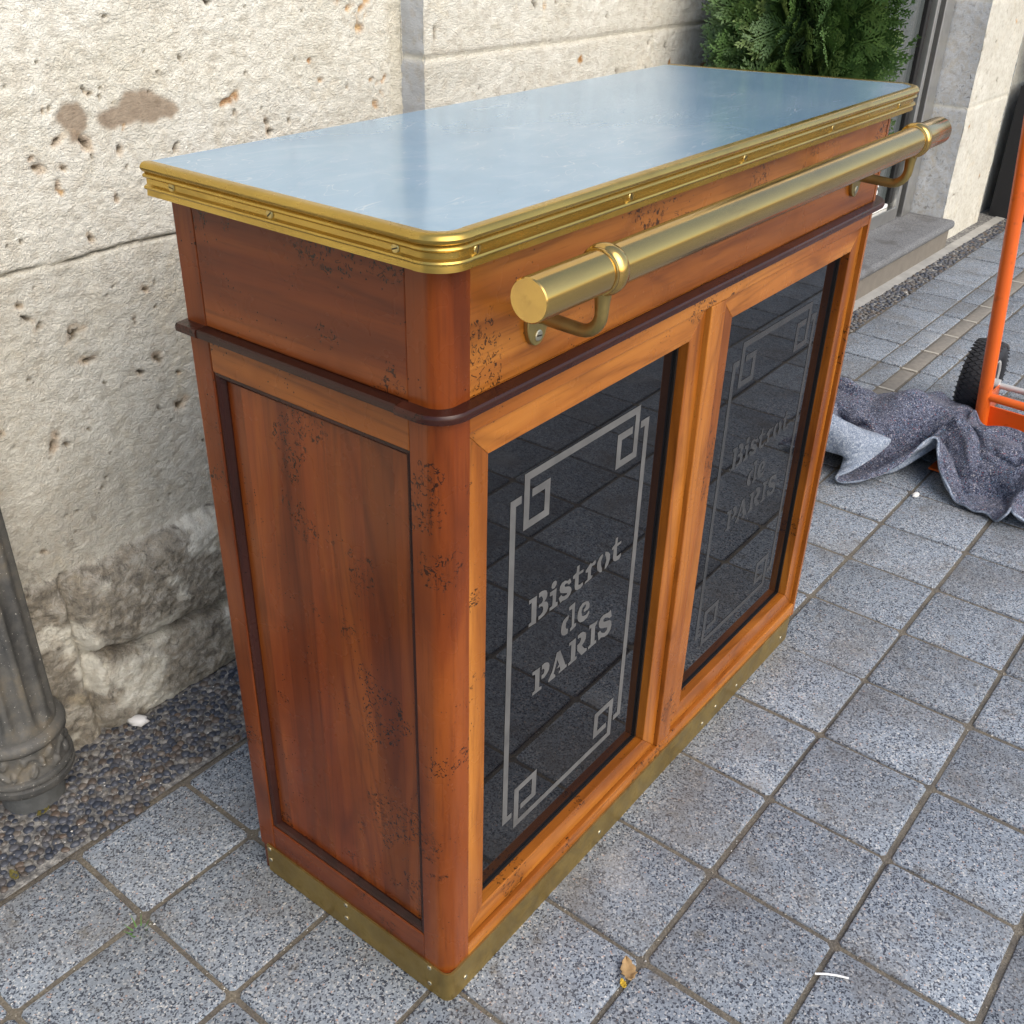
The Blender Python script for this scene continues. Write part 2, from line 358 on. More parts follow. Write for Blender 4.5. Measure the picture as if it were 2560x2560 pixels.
GLYPHS=[
[(195.9,578.6),(212.6,577.5),(213.2,533.8),(196.7,535.9),(197.0,540.5),(202.5,541.2),(201.7,572.5),(196.2,572.1)],
[(217.2,578.8),(223.6,578.8),(229.6,577.0),(233.9,574.1),(236.0,569.5),(236.1,564.8),(233.6,561.0),(229.6,558.9),(235.7,555.5),(239.1,550.2),(239.3,543.9),(236.8,539.2),(231.0,536.3),(223.9,535.5),(218.3,535.3),(217.9,541.1),(223.6,541.4),(227.0,543.8),(228.1,548.4),(226.4,552.8),(222.7,555.3),(217.8,555.0),(218.0,559.7),(223.6,559.6),(226.4,562.3),(226.1,566.3),(223.5,570.7),(220.5,571.5),(217.6,571.4)],
[(244.6,573.9),(245.5,577.7),(249.5,580.2),(253.8,579.5),(256.4,576.2),(256.0,571.7),(252.8,568.7),(248.6,568.8),(245.4,571.1)],
[(241.5,566.5),(256.7,565.7),(256.6,543.1),(261.0,541.6),(261.2,535.3),(242.5,535.6),(243.0,541.0),(248.8,541.3),(248.5,558.9),(242.0,560.3)],
[(287.6,565.2),(291.4,557.3),(285.9,555.9),(281.7,560.7),(277.3,561.3),(275.0,559.5),(277.0,557.0),(286.8,552.7),(291.9,547.8),(293.1,542.7),(290.6,537.8),(285.2,535.0),(278.3,535.0),(271.9,536.7),(267.4,535.6),(263.1,545.7),(269.1,548.2),(270.6,545.2),(275.8,542.3),(281.5,541.9),(283.2,543.6),(272.8,548.8),(266.2,553.2),(263.9,558.8),(265.1,564.3),(269.4,567.7),(276.1,567.5),(282.7,563.7)],
[(309.3,576.1),(309.2,564.3),(319.5,563.8),(319.8,558.8),(308.9,560.0),(309.3,543.0),(314.0,541.4),(319.7,542.4),(320.9,537.3),(316.0,534.5),(307.5,535.2),(302.0,538.8),(300.2,544.3),(300.2,558.4),(295.0,559.8),(295.4,564.9),(302.6,566.4),(303.6,575.9)],
[(325.3,557.7),(337.6,565.2),(340.0,561.8),(348.3,564.2),(350.2,559.3),(347.9,556.5),(341.1,557.7),(339.0,552.5),(339.5,542.4),(344.0,540.9),(342.7,537.1),(325.0,535.6),(326.0,539.1),(331.8,540.1),(331.8,552.2),(325.7,554.0)],
[(367.7,564.8),(367.0,558.9),(363.5,554.3),(364.3,547.6),(368.0,539.4),(368.0,534.4),(363.1,535.6),(356.2,542.3),(354.0,549.3),(354.6,556.2),(359.1,562.8),(363.0,564.5)],
[(373.8,564.9),(381.0,561.3),(386.8,554.4),(387.1,546.1),(383.9,538.6),(378.8,535.7),(374.8,534.6),(375.2,542.1),(377.8,548.9),(375.6,555.5),(373.0,560.4)],
[(404.9,574.4),(404.0,563.6),(414.8,563.8),(414.8,559.3),(404.2,559.0),(405.2,541.6),(410.2,540.9),(416.5,542.0),(417.3,536.5),(412.0,533.1),(402.7,534.4),(397.2,538.3),(395.5,543.7),(395.2,558.4),(390.3,559.0),(391.2,563.1),(398.4,565.9),(398.5,575.2)],
[(290.6,502.7),(289.9,496.3),(285.0,493.1),(284.1,486.2),(286.7,481.0),(290.2,480.4),(290.1,471.6),(283.0,472.1),(276.2,476.5),(273.1,483.4),(273.6,493.2),(277.4,500.1),(284.2,502.7)],
[(290.0,516.2),(304.4,517.3),(305.0,479.8),(310.0,477.8),(309.6,472.9),(295.7,471.1),(295.7,476.7),(299.2,478.4),(297.8,508.7),(290.6,510.0)],
[(332.3,503.3),(338.8,499.3),(342.1,493.3),(342.2,486.8),(337.6,485.6),(328.1,486.2),(327.6,491.1),(332.1,492.8),(332.3,497.8),(328.8,498.8),(323.8,496.0),(322.1,489.6),(323.8,483.0),(328.1,479.6),(334.9,478.6),(340.0,481.4),(343.2,480.1),(342.6,476.2),(337.7,471.4),(329.1,470.2),(320.8,472.7),(314.9,478.7),(312.3,485.8),(312.8,493.9),(316.7,500.9),(323.6,504.5)],
[(209.9,452.7),(226.8,450.9),(227.1,416.3),(233.1,414.3),(232.8,409.7),(211.8,410.6),(211.7,415.9),(217.2,416.5),(216.8,445.1),(210.2,447.4)],
[(231.5,451.2),(237.8,451.9),(244.2,449.1),(248.2,445.5),(249.9,439.7),(249.1,433.6),(244.4,429.0),(238.3,426.2),(231.7,427.1),(231.8,433.6),(237.1,434.5),(238.0,439.6),(235.3,443.7),(231.9,443.4)],
[(274.4,451.5),(266.0,452.4),(264.5,447.7),(257.3,424.6),(249.1,415.0),(248.8,410.4),(265.4,409.8),(265.1,414.4),(261.0,417.5),(265.7,431.8),(268.4,438.7),(273.1,427.1),(267.6,423.4),(275.5,421.8),(277.3,415.4),(273.5,414.4),(273.5,410.5),(292.7,411.0),(293.0,415.2),(289.6,416.7)],
[(295.4,450.7),(312.3,450.6),(313.6,415.6),(317.3,415.3),(317.6,409.8),(296.8,409.4),(296.8,414.3),(302.5,415.6),(301.6,445.1),(295.7,445.3)],
[(316.9,451.7),(322.8,452.5),(329.7,451.2),(336.3,446.6),(339.0,440.2),(338.3,433.8),(334.7,429.2),(328.7,427.4),(336.5,417.8),(343.1,413.8),(343.3,409.3),(330.2,408.9),(318.2,424.0),(317.2,434.3),(323.2,435.6),(326.1,440.1),(325.1,443.6),(322.2,445.3),(317.5,445.2)],
[(345.9,452.5),(359.9,450.2),(367.2,449.9),(366.1,445.3),(361.9,442.3),(363.2,415.1),(367.6,414.0),(367.7,409.0),(346.4,408.9),(347.1,413.4),(352.8,414.4),(351.5,445.5),(346.4,445.5)],
[(402.3,449.1),(406.5,435.4),(400.8,434.7),(395.1,439.4),(387.5,443.2),(382.7,441.6),(384.7,437.0),(400.5,431.4),(406.2,426.7),(408.3,418.5),(406.1,410.8),(399.4,405.7),(390.6,406.3),(380.8,410.7),(374.5,408.9),(370.5,425.1),(376.8,425.9),(381.9,418.9),(389.6,414.4),(395.2,416.1),(396.1,420.6),(389.9,423.7),(377.8,429.2),(372.1,435.4),(371.0,442.9),(375.4,449.1),(382.3,451.1),(392.5,448.7),(398.4,447.8),(399.7,449.1)],
]
CLOTH_N = (44, 62)
CLOTH = [
2448,481,27,2412,488,10,2391,463,10,2373,447,11,2365,432,8,2357,416,8,2371,416,19,2381,434,10,2404,442,19,2415,435,30,2421,420,26,2427,404,26,2427,387,22,2422,370,17,2414,353,13,2407,334,17,2402,317,23,2400,300,27,2400,283,29,2403,266,27,2410,247,24,2407,228,16,2405,210,10,2408,192,10,2409,176,11,2425,168,15,2414,152,19,2407,135,25,2402,118,29,2399,101,30,2395,84,27,2392,66,21,2391,47,12,2398,29,10,2411,16,18,2417,2,10,2420,-15,10,2419,-32,9,2415,-50,10,2409,-67,10,2404,-84,11,2401,-101,16,2400,-118,20,2400,-135,22,2398,-152,22,2396,-169,19,2394,-186,15,2396,-205,10,2406,-221,10,2412,-238,10,2416,-256,10,2416,-272,10,2410,-289,9,2418,-281,24,2418,-300,19,2436,-302,28,2438,-321,30,2440,-337,27,2435,-338,10,2435,-357,10,2435,-378,10,2434,-398,10,
2441,490,56,2404,488,39,2383,492,14,2365,476,11,2359,460,18,2353,445,9,2346,428,14,2361,423,27,2386,424,20,2394,417,30,2401,409,44,2400,396,34,2397,385,21,2391,367,22,2389,350,32,2390,334,43,2393,318,52,2401,303,56,2393,288,56,2393,270,52,2397,251,46,2406,233,42,2404,214,36,2405,197,35,2417,185,38,2409,168,41,2405,150,49,2401,132,56,2410,117,58,2410,101,57,2403,85,54,2393,68,46,2388,50,35,2383,32,25,2389,16,16,2395,0,12,2396,-17,13,2395,-34,16,2392,-51,22,2395,-68,31,2397,-84,38,2400,-100,44,2403,-117,48,2405,-134,49,2405,-150,47,2403,-168,44,2397,-185,40,2392,-202,34,2388,-219,27,2390,-237,21,2392,-254,18,2392,-271,18,2393,-285,28,2402,-297,38,2422,-293,46,2424,-313,51,2424,-332,53,2414,-333,40,2422,-347,35,2411,-344,19,2410,-363,10,2409,-382,10,
2415,473,56,2398,511,58,2377,514,33,2361,503,17,2352,486,19,2351,471,9,2341,454,11,2343,437,23,2368,436,31,2375,426,42,2378,411,34,2375,395,31,2380,381,40,2393,369,49,2390,353,60,2397,338,69,2400,321,77,2402,305,81,2398,289,79,2388,273,74,2392,254,67,2394,234,61,2403,217,59,2407,201,60,2404,184,62,2404,166,70,2399,148,78,2411,133,84,2415,117,87,2417,100,84,2416,83,76,2407,66,66,2393,51,57,2389,33,46,2386,16,38,2391,0,35,2391,-17,37,2392,-34,43,2402,-49,49,2404,-65,59,2406,-82,67,2407,-99,74,2409,-115,77,2411,-132,78,2411,-149,76,2411,-166,72,2409,-184,66,2404,-202,60,2399,-219,53,2391,-235,50,2388,-252,47,2387,-269,47,2401,-275,55,2413,-286,65,2407,-305,70,2411,-324,79,2395,-327,67,2401,-343,67,2409,-358,62,2397,-352,47,2387,-354,29,2383,-364,13,
2404,465,32,2380,497,43,2365,525,53,2351,520,31,2345,508,16,2342,491,9,2339,473,17,2350,456,26,2347,435,36,2355,421,42,2364,409,49,2380,403,50,2386,388,60,2391,373,70,2395,357,81,2397,340,91,2398,324,98,2399,307,100,2397,290,98,2394,272,91,2385,254,83,2391,235,78,2393,217,76,2396,201,78,2396,184,83,2397,165,93,2408,150,102,2413,132,109,2416,115,112,2420,99,108,2416,83,99,2416,65,86,2406,48,72,2391,34,66,2389,17,58,2390,0,57,2392,-17,61,2399,-33,68,2391,-49,75,2390,-66,85,2389,-84,93,2388,-101,98,2388,-118,100,2389,-135,99,2399,-148,103,2396,-164,97,2403,-181,95,2406,-199,89,2405,-217,82,2402,-235,77,2398,-252,75,2395,-268,77,2392,-284,83,2405,-293,96,2400,-314,101,2382,-322,92,2380,-341,92,2380,-358,86,2384,-370,74,2392,-379,59,2403,-376,41,2410,-368,24,
2388,453,23,2366,482,44,2357,509,61,2340,524,47,2334,517,27,2330,502,13,2339,488,25,2349,469,34,2356,446,41,2363,433,49,2370,420,58,2373,405,65,2377,389,73,2382,373,84,2380,354,88,2384,340,101,2388,326,110,2389,309,112,2388,291,109,2383,274,98,2388,254,97,2388,235,92,2387,218,90,2390,202,94,2396,185,102,2400,166,112,2398,146,119,2403,128,127,2405,111,127,2405,96,119,2401,94,100,2403,72,95,2406,50,89,2401,32,79,2390,17,75,2390,0,75,2395,-16,81,2391,-33,91,2399,-50,100,2397,-68,112,2396,-85,121,2395,-102,126,2394,-119,129,2390,-135,128,2380,-149,125,2389,-165,124,2383,-180,114,2391,-197,112,2397,-215,109,2399,-232,104,2400,-250,103,2398,-266,105,2394,-282,112,2386,-299,117,2375,-318,118,2362,-334,110,2355,-349,101,2353,-357,87,2358,-371,76,2367,-377,59,2380,-381,41,2388,-377,23,
2395,445,36,2373,474,57,2349,497,65,2332,517,56,2322,518,35,2319,504,19,2327,486,28,2336,467,37,2346,447,49,2353,434,58,2360,422,67,2364,407,75,2367,390,83,2371,373,93,2371,354,99,2371,336,103,2377,326,116,2377,309,117,2377,291,115,2376,271,109,2375,254,96,2376,235,98,2380,219,101,2383,202,106,2384,183,111,2390,165,125,2391,144,133,2393,126,139,2393,109,137,2392,95,127,2389,93,107,2392,79,90,2395,56,88,2399,35,91,2393,19,89,2392,2,90,2390,-16,98,2395,-34,109,2384,-53,117,2385,-69,131,2378,-87,137,2378,-104,145,2380,-120,149,2386,-135,152,2383,-152,149,2374,-166,142,2379,-184,136,2371,-197,124,2375,-213,115,2379,-230,117,2380,-248,116,2377,-265,116,2371,-281,118,2362,-299,117,2350,-318,115,2341,-330,100,2335,-345,92,2332,-361,89,2338,-371,75,2349,-375,57,2363,-376,38,2373,-383,21,
2392,435,44,2366,464,61,2340,487,63,2322,509,61,2310,514,39,2308,498,23,2317,478,28,2326,458,36,2335,439,49,2342,429,61,2349,418,72,2357,410,85,2358,392,92,2359,373,99,2362,356,108,2360,338,109,2364,325,120,2364,308,117,2363,289,116,2363,273,102,2366,253,106,2366,234,106,2375,222,113,2377,204,118,2374,183,121,2379,163,132,2377,141,133,2380,125,144,2380,109,142,2380,94,131,2380,87,112,2380,79,91,2385,58,95,2391,38,97,2392,20,100,2390,4,102,2392,-14,112,2387,-35,123,2382,-56,135,2368,-73,141,2373,-86,155,2377,-101,164,2379,-118,169,2379,-134,170,2378,-152,167,2374,-169,161,2371,-185,152,2369,-202,141,2366,-217,130,2362,-229,117,2362,-246,115,2359,-262,118,2353,-279,117,2344,-297,115,2334,-314,110,2324,-330,103,2319,-346,95,2318,-359,86,2325,-367,70,2339,-368,52,2352,-373,32,2360,-386,17,
2386,426,53,2358,458,52,2334,484,51,2312,501,61,2298,508,41,2297,489,27,2306,469,31,2316,450,41,2330,447,60,2338,437,71,2339,422,80,2345,408,90,2353,396,103,2352,376,110,2352,358,116,2350,340,118,2352,324,124,2351,307,121,2350,289,111,2350,269,106,2353,248,107,2364,240,118,2369,225,124,2370,206,129,2365,184,129,2368,163,139,2365,141,137,2367,125,146,2367,109,142,2367,95,131,2367,90,110,2368,77,92,2375,55,91,2381,37,98,2386,23,107,2386,6,111,2382,-15,116,2376,-34,130,2374,-53,147,2367,-73,156,2360,-90,163,2368,-101,176,2368,-117,179,2367,-134,178,2364,-149,171,2361,-164,160,2360,-179,148,2359,-194,135,2354,-211,128,2349,-228,123,2348,-243,115,2345,-260,116,2341,-276,110,2335,-294,104,2333,-313,96,2317,-324,93,2310,-339,88,2309,-353,78,2317,-362,61,2330,-367,42,2343,-372,21,2348,-392,15,
2385,431,65,2349,452,60,2323,475,50,2300,492,60,2285,501,41,2287,480,31,2296,460,35,2311,458,52,2319,441,66,2329,441,80,2336,429,90,2342,415,101,2341,396,109,2342,377,118,2341,359,124,2340,341,127,2339,324,125,2338,306,121,2338,286,116,2337,265,109,2343,247,116,2353,234,123,2362,227,135,2362,208,139,2355,186,137,2356,163,145,2353,142,142,2354,126,147,2355,111,138,2353,95,128,2353,88,108,2356,72,93,2363,51,89,2372,33,93,2376,24,108,2377,7,116,2372,-16,117,2367,-39,127,2363,-51,150,2362,-68,166,2359,-85,176,2357,-101,183,2356,-118,183,2354,-133,177,2353,-146,165,2356,-157,149,2352,-173,138,2347,-191,130,2343,-208,122,2339,-224,115,2335,-240,116,2337,-254,107,2338,-270,98,2332,-288,92,2331,-306,84,2318,-319,81,2308,-332,76,2302,-346,67,2315,-351,51,2324,-360,30,2330,-379,15,2335,-399,14,
2376,428,75,2351,462,70,2317,467,60,2293,482,53,2273,495,44,2277,474,36,2288,457,45,2303,461,62,2308,443,73,2318,436,86,2328,432,100,2328,413,105,2330,396,118,2330,377,126,2330,359,133,2328,341,134,2329,324,134,2328,305,129,2327,285,122,2327,263,117,2338,250,128,2342,233,130,2352,228,144,2353,207,148,2346,185,146,2343,163,149,2341,143,147,2341,126,147,2341,110,141,2339,98,125,2342,80,112,2343,66,94,2352,46,88,2362,29,93,2366,26,109,2369,9,118,2362,-14,118,2356,-38,127,2353,-56,146,2350,-66,166,2345,-83,175,2343,-99,182,2346,-113,173,2341,-129,168,2343,-140,154,2340,-159,149,2336,-173,135,2331,-192,130,2327,-207,118,2324,-222,110,2320,-239,113,2326,-247,99,2330,-261,89,2328,-279,81,2324,-298,75,2322,-316,67,2311,-328,62,2301,-339,53,2304,-356,41,2313,-363,19,2316,-387,16,2322,-406,14,
2367,423,83,2344,459,80,2315,475,69,2286,478,63,2266,490,54,2267,471,44,2278,456,53,2291,461,68,2306,453,82,2311,444,95,2314,427,101,2316,412,115,2316,393,126,2316,374,135,2318,357,144,2321,341,147,2315,325,141,2318,305,140,2316,285,131,2316,263,124,2325,247,131,2331,233,139,2340,226,152,2338,205,151,2336,182,157,2331,161,155,2329,142,153,2328,126,149,2328,110,140,2328,91,130,2329,75,114,2331,61,96,2341,43,88,2351,26,92,2357,23,109,2361,12,124,2353,-12,121,2346,-37,129,2341,-56,145,2337,-67,163,2337,-86,164,2335,-102,169,2330,-118,174,2328,-126,158,2326,-143,151,2322,-161,144,2320,-181,141,2312,-195,129,2312,-214,126,2307,-220,110,2305,-236,107,2312,-244,93,2315,-262,90,2320,-271,72,2318,-290,64,2315,-308,58,2313,-322,49,2308,-338,41,2295,-351,31,2304,-373,23,2306,-391,9,2309,-407,19,
2362,420,95,2337,454,91,2313,478,82,2287,487,72,2264,488,67,2257,472,55,2265,455,59,2278,457,74,2292,451,88,2296,437,96,2299,425,111,2300,408,124,2300,388,135,2300,370,145,2302,352,151,2311,341,161,2305,326,154,2304,307,144,2309,284,144,2305,264,133,2316,251,142,2323,239,151,2325,221,154,2323,200,155,2322,179,165,2320,158,166,2317,141,161,2316,125,154,2316,108,145,2316,89,133,2317,72,116,2320,58,99,2329,41,90,2341,24,91,2348,18,105,2351,12,125,2348,-11,132,2337,-34,135,2330,-55,145,2326,-72,157,2323,-87,167,2321,-103,163,2318,-119,162,2316,-136,169,2312,-152,160,2305,-168,150,2303,-188,147,2296,-201,134,2295,-219,130,2290,-220,113,2294,-227,99,2297,-243,92,2301,-262,89,2308,-267,69,2310,-284,55,2306,-302,49,2303,-317,42,2300,-331,32,2298,-347,18,2296,-370,12,2293,-392,11,2296,-406,22,
2356,415,107,2334,451,104,2311,477,96,2287,488,86,2267,478,77,2249,477,66,2253,459,66,2265,448,76,2276,446,92,2281,434,104,2283,419,118,2284,402,131,2283,382,142,2285,365,155,2295,357,168,2300,343,175,2295,327,166,2295,307,157,2295,285,147,2300,263,147,2302,245,142,2307,234,153,2308,215,156,2307,194,162,2307,175,174,2303,158,164,2302,141,163,2305,124,163,2303,107,150,2303,88,136,2306,70,121,2309,56,105,2320,39,96,2335,27,100,2340,11,104,2347,1,119,2336,-12,136,2333,-33,148,2321,-53,152,2314,-71,159,2310,-87,165,2307,-103,168,2304,-121,169,2300,-138,171,2296,-156,163,2291,-175,158,2286,-188,144,2282,-207,142,2279,-218,128,2279,-229,115,2281,-227,98,2287,-245,100,2290,-258,84,2296,-266,64,2302,-287,65,2294,-303,55,2290,-316,46,2287,-328,33,2285,-345,20,2284,-366,10,2283,-385,18,2283,-402,15,
2347,408,117,2326,444,115,2310,476,111,2287,489,101,2266,481,92,2248,479,81,2242,463,74,2252,451,83,2262,440,96,2266,430,111,2268,414,123,2269,398,139,2273,383,156,2279,371,171,2288,360,183,2290,344,187,2290,326,180,2288,306,170,2287,284,159,2286,263,150,2289,245,150,2292,229,155,2293,210,160,2292,190,171,2291,168,169,2301,155,181,2293,143,174,2292,128,161,2291,107,155,2291,88,140,2294,70,126,2299,55,112,2309,39,104,2322,24,107,2332,12,118,2333,-7,117,2328,-25,131,2319,-34,152,2313,-51,163,2305,-70,167,2297,-86,169,2293,-103,172,2290,-121,173,2285,-139,169,2281,-158,166,2276,-176,160,2272,-192,149,2269,-206,136,2267,-223,132,2269,-221,116,2269,-231,102,2275,-249,97,2280,-252,76,2284,-273,67,2293,-293,75,2287,-310,66,2287,-324,57,2283,-336,45,2274,-346,28,2271,-362,12,2270,-382,14,2268,-398,11,
2337,402,126,2327,443,130,2308,473,125,2285,489,115,2263,487,104,2245,480,94,2236,466,85,2240,449,88,2249,437,100,2254,430,117,2259,419,134,2266,406,151,2271,392,168,2275,377,183,2277,361,191,2278,344,193,2279,325,188,2279,303,178,2278,281,168,2278,260,160,2276,243,154,2278,227,158,2278,207,165,2277,185,172,2287,169,184,2292,153,192,2291,137,187,2286,123,173,2278,110,155,2279,88,145,2282,71,130,2288,55,120,2296,38,112,2307,20,113,2315,3,120,2324,-7,134,2311,-24,139,2303,-37,155,2300,-51,171,2297,-70,179,2288,-86,177,2281,-102,177,2277,-120,176,2272,-138,172,2267,-157,166,2263,-175,160,2259,-190,147,2256,-205,138,2254,-220,132,2255,-221,115,2260,-238,110,2266,-241,89,2267,-259,75,2273,-283,74,2283,-300,85,2284,-318,79,2284,-332,70,2281,-344,56,2274,-355,39,2264,-367,23,2257,-379,9,2259,-391,20,
2326,399,133,2322,440,141,2302,471,137,2279,488,126,2262,477,112,2241,474,105,2226,465,94,2233,448,99,2238,430,101,2246,421,115,2247,417,136,2254,408,156,2259,393,172,2261,376,183,2263,360,189,2265,343,188,2265,323,185,2265,300,174,2264,279,162,2265,260,153,2263,243,155,2265,226,160,2269,209,173,2274,189,185,2279,169,195,2281,152,199,2280,135,193,2276,120,180,2271,104,163,2266,90,145,2269,72,134,2276,56,125,2291,41,126,2306,25,131,2316,9,140,2304,-7,138,2299,-23,152,2297,-34,170,2286,-51,178,2285,-69,186,2275,-83,175,2269,-99,180,2264,-118,178,2259,-137,174,2254,-155,167,2250,-173,160,2246,-189,151,2244,-204,142,2244,-212,127,2244,-228,120,2250,-231,102,2252,-246,85,2255,-268,79,2262,-291,84,2273,-307,94,2276,-325,89,2275,-337,78,2269,-346,62,2262,-353,41,2255,-358,20,2246,-375,15,2247,-388,25,
2314,398,138,2313,439,152,2291,469,146,2266,484,134,2253,466,120,2237,458,107,2217,456,104,2220,440,95,2224,422,101,2230,420,119,2242,405,127,2243,399,148,2259,387,157,2254,372,168,2255,356,174,2257,338,173,2266,321,165,2260,299,155,2255,277,146,2247,260,153,2246,244,151,2250,226,157,2255,208,171,2261,189,186,2266,170,197,2267,152,200,2266,136,193,2262,119,181,2257,103,164,2253,88,148,2257,73,135,2266,56,130,2280,37,129,2296,25,144,2305,7,155,2313,-13,156,2304,-25,171,2287,-29,182,2284,-48,192,2272,-64,186,2262,-78,176,2256,-96,182,2251,-115,179,2247,-135,176,2241,-153,168,2237,-171,160,2234,-186,150,2232,-200,139,2231,-213,129,2234,-221,114,2237,-233,98,2239,-251,85,2245,-274,87,2256,-293,96,2263,-312,101,2265,-328,94,2262,-335,79,2256,-340,59,2253,-342,35,2240,-355,20,2232,-372,19,2233,-389,19,
2306,397,153,2299,440,163,2275,460,141,2248,476,136,2231,467,116,2225,442,114,2206,438,105,2203,426,92,2206,409,101,2208,415,118,2221,400,121,2233,386,135,2241,377,153,2255,367,147,2262,353,151,2260,334,150,2250,314,147,2240,293,140,2231,277,155,2225,262,144,2226,245,143,2230,228,151,2240,207,160,2245,190,180,2250,171,192,2252,153,192,2251,138,183,2252,125,167,2243,108,153,2239,91,140,2243,74,132,2254,56,131,2269,35,132,2288,16,138,2293,-2,156,2309,-5,170,2305,-18,186,2289,-28,198,2273,-43,188,2260,-61,186,2250,-77,177,2244,-95,184,2238,-113,177,2233,-134,176,2228,-152,168,2224,-169,159,2220,-185,149,2218,-198,138,2219,-210,126,2221,-221,112,2224,-231,94,2232,-252,96,2240,-274,99,2245,-295,102,2249,-314,101,2250,-325,90,2251,-323,71,2245,-327,49,2233,-335,27,2220,-356,30,2213,-373,31,2213,-389,25,
2287,399,165,2276,442,171,2255,468,151,2238,453,127,2209,452,121,2201,428,115,2193,411,105,2181,406,91,2188,389,97,2194,392,114,2200,399,134,2209,383,123,2221,370,136,2229,359,149,2235,344,146,2231,326,147,2221,307,138,2213,294,158,2204,281,141,2196,264,142,2200,249,134,2208,230,139,2218,210,154,2230,188,162,2231,173,179,2239,159,173,2238,143,164,2229,125,157,2221,107,145,2218,91,132,2225,76,124,2237,57,128,2257,35,135,2279,11,138,2295,-10,148,2299,-13,170,2295,-11,189,2277,-24,198,2263,-45,197,2248,-58,181,2240,-78,187,2228,-97,186,2222,-115,176,2217,-135,176,2212,-152,164,2207,-170,158,2204,-184,146,2202,-199,139,2203,-212,128,2206,-222,113,2212,-237,100,2221,-251,85,2225,-271,94,2229,-292,97,2231,-309,95,2231,-317,80,2229,-319,60,2223,-318,35,2209,-340,42,2201,-361,51,2193,-378,50,2192,-392,41,
2264,403,181,2248,445,176,2226,459,147,2215,432,128,2185,431,122,2176,417,101,2164,398,100,2163,380,97,2168,366,91,2171,374,109,2178,381,129,2194,379,145,2193,365,129,2206,352,130,2207,336,132,2201,319,136,2192,307,155,2189,294,134,2170,282,138,2164,265,138,2170,248,140,2183,234,127,2195,212,138,2205,192,153,2214,172,157,2212,156,165,2210,140,156,2202,124,144,2195,107,130,2194,92,117,2203,78,110,2219,60,115,2239,40,134,2264,15,143,2284,-10,147,2288,-15,169,2283,-8,188,2272,-29,186,2249,-42,191,2231,-61,190,2220,-83,185,2212,-101,175,2202,-120,180,2197,-136,167,2191,-155,158,2186,-173,152,2183,-190,146,2182,-198,131,2183,-215,133,2186,-226,119,2192,-233,100,2201,-245,84,2209,-265,80,2212,-284,81,2209,-301,83,2211,-302,66,2206,-303,44,2196,-325,55,2186,-348,67,2179,-368,77,2177,-386,77,2189,-397,71,
2236,407,192,2216,444,176,2197,445,140,2188,413,128,2163,407,112,2146,400,92,2143,383,82,2143,367,76,2139,357,89,2149,354,106,2164,356,124,2167,372,141,2180,361,154,2186,345,148,2178,335,136,2173,323,150,2178,315,127,2158,300,121,2150,280,113,2146,264,112,2148,247,119,2155,231,135,2173,215,121,2182,195,136,2188,176,144,2188,159,145,2183,142,137,2176,126,123,2170,110,108,2169,94,97,2180,81,90,2197,62,100,2218,44,124,2246,20,140,2268,-5,143,2276,-8,164,2267,-9,182,2252,-31,184,2237,-52,172,2216,-72,172,2199,-90,171,2185,-105,178,2177,-123,169,2170,-142,160,2163,-160,153,2158,-179,147,2156,-196,143,2155,-196,126,2156,-212,133,2162,-229,126,2169,-239,110,2175,-245,90,2183,-258,75,2188,-275,70,2182,-291,70,2183,-292,51,2175,-313,59,2164,-337,68,2154,-358,82,2147,-374,67,2154,-383,55,2167,-395,50,
2206,409,199,2186,439,170,2170,431,134,2159,399,120,2147,382,100,2125,379,91,2119,366,74,2121,350,80,2128,335,77,2142,333,92,2145,345,114,2149,364,126,2156,362,146,2163,349,136,2153,336,144,2158,328,126,2159,314,104,2164,291,94,2166,270,89,2153,264,85,2162,255,97,2161,233,109,2147,213,125,2164,196,115,2167,179,126,2167,162,123,2161,146,113,2154,130,98,2149,114,81,2155,102,68,2153,84,72,2168,69,91,2195,46,109,2223,27,135,2248,1,140,2257,-13,156,2246,-12,174,2231,-34,169,2208,-54,169,2188,-74,162,2168,-89,168,2162,-108,155,2157,-127,143,2151,-145,133,2145,-164,125,2137,-182,122,2127,-184,137,2126,-200,135,2128,-213,123,2134,-228,133,2141,-238,116,2150,-251,100,2156,-258,82,2159,-270,68,2155,-282,57,2153,-301,64,2144,-324,71,2132,-347,80,2135,-353,54,2154,-350,47,2164,-361,39,2157,-380,32,
2179,411,202,2160,432,166,2146,419,130,2136,395,108,2124,369,101,2112,354,86,2099,351,73,2104,335,76,2112,320,76,2122,328,94,2131,350,100,2131,360,121,2138,358,141,2143,344,135,2151,336,121,2142,315,119,2146,293,107,2146,279,84,2162,288,75,2164,274,68,2164,255,75,2164,235,89,2152,214,104,2142,194,116,2153,182,105,2151,166,101,2144,150,90,2138,135,72,2136,120,53,2136,103,43,2148,88,42,2152,72,67,2170,52,98,2201,30,123,2225,9,141,2234,-11,148,2223,-16,162,2203,-36,162,2181,-58,154,2156,-75,159,2146,-94,144,2139,-112,130,2128,-132,125,2119,-152,121,2112,-169,132,2106,-176,116,2111,-191,110,2101,-200,118,2099,-213,129,2108,-230,122,2120,-247,129,2126,-251,107,2131,-261,90,2133,-273,77,2133,-289,73,2127,-309,76,2116,-332,80,2130,-331,56,2140,-334,34,2146,-349,23,2146,-366,25,2147,-373,47,
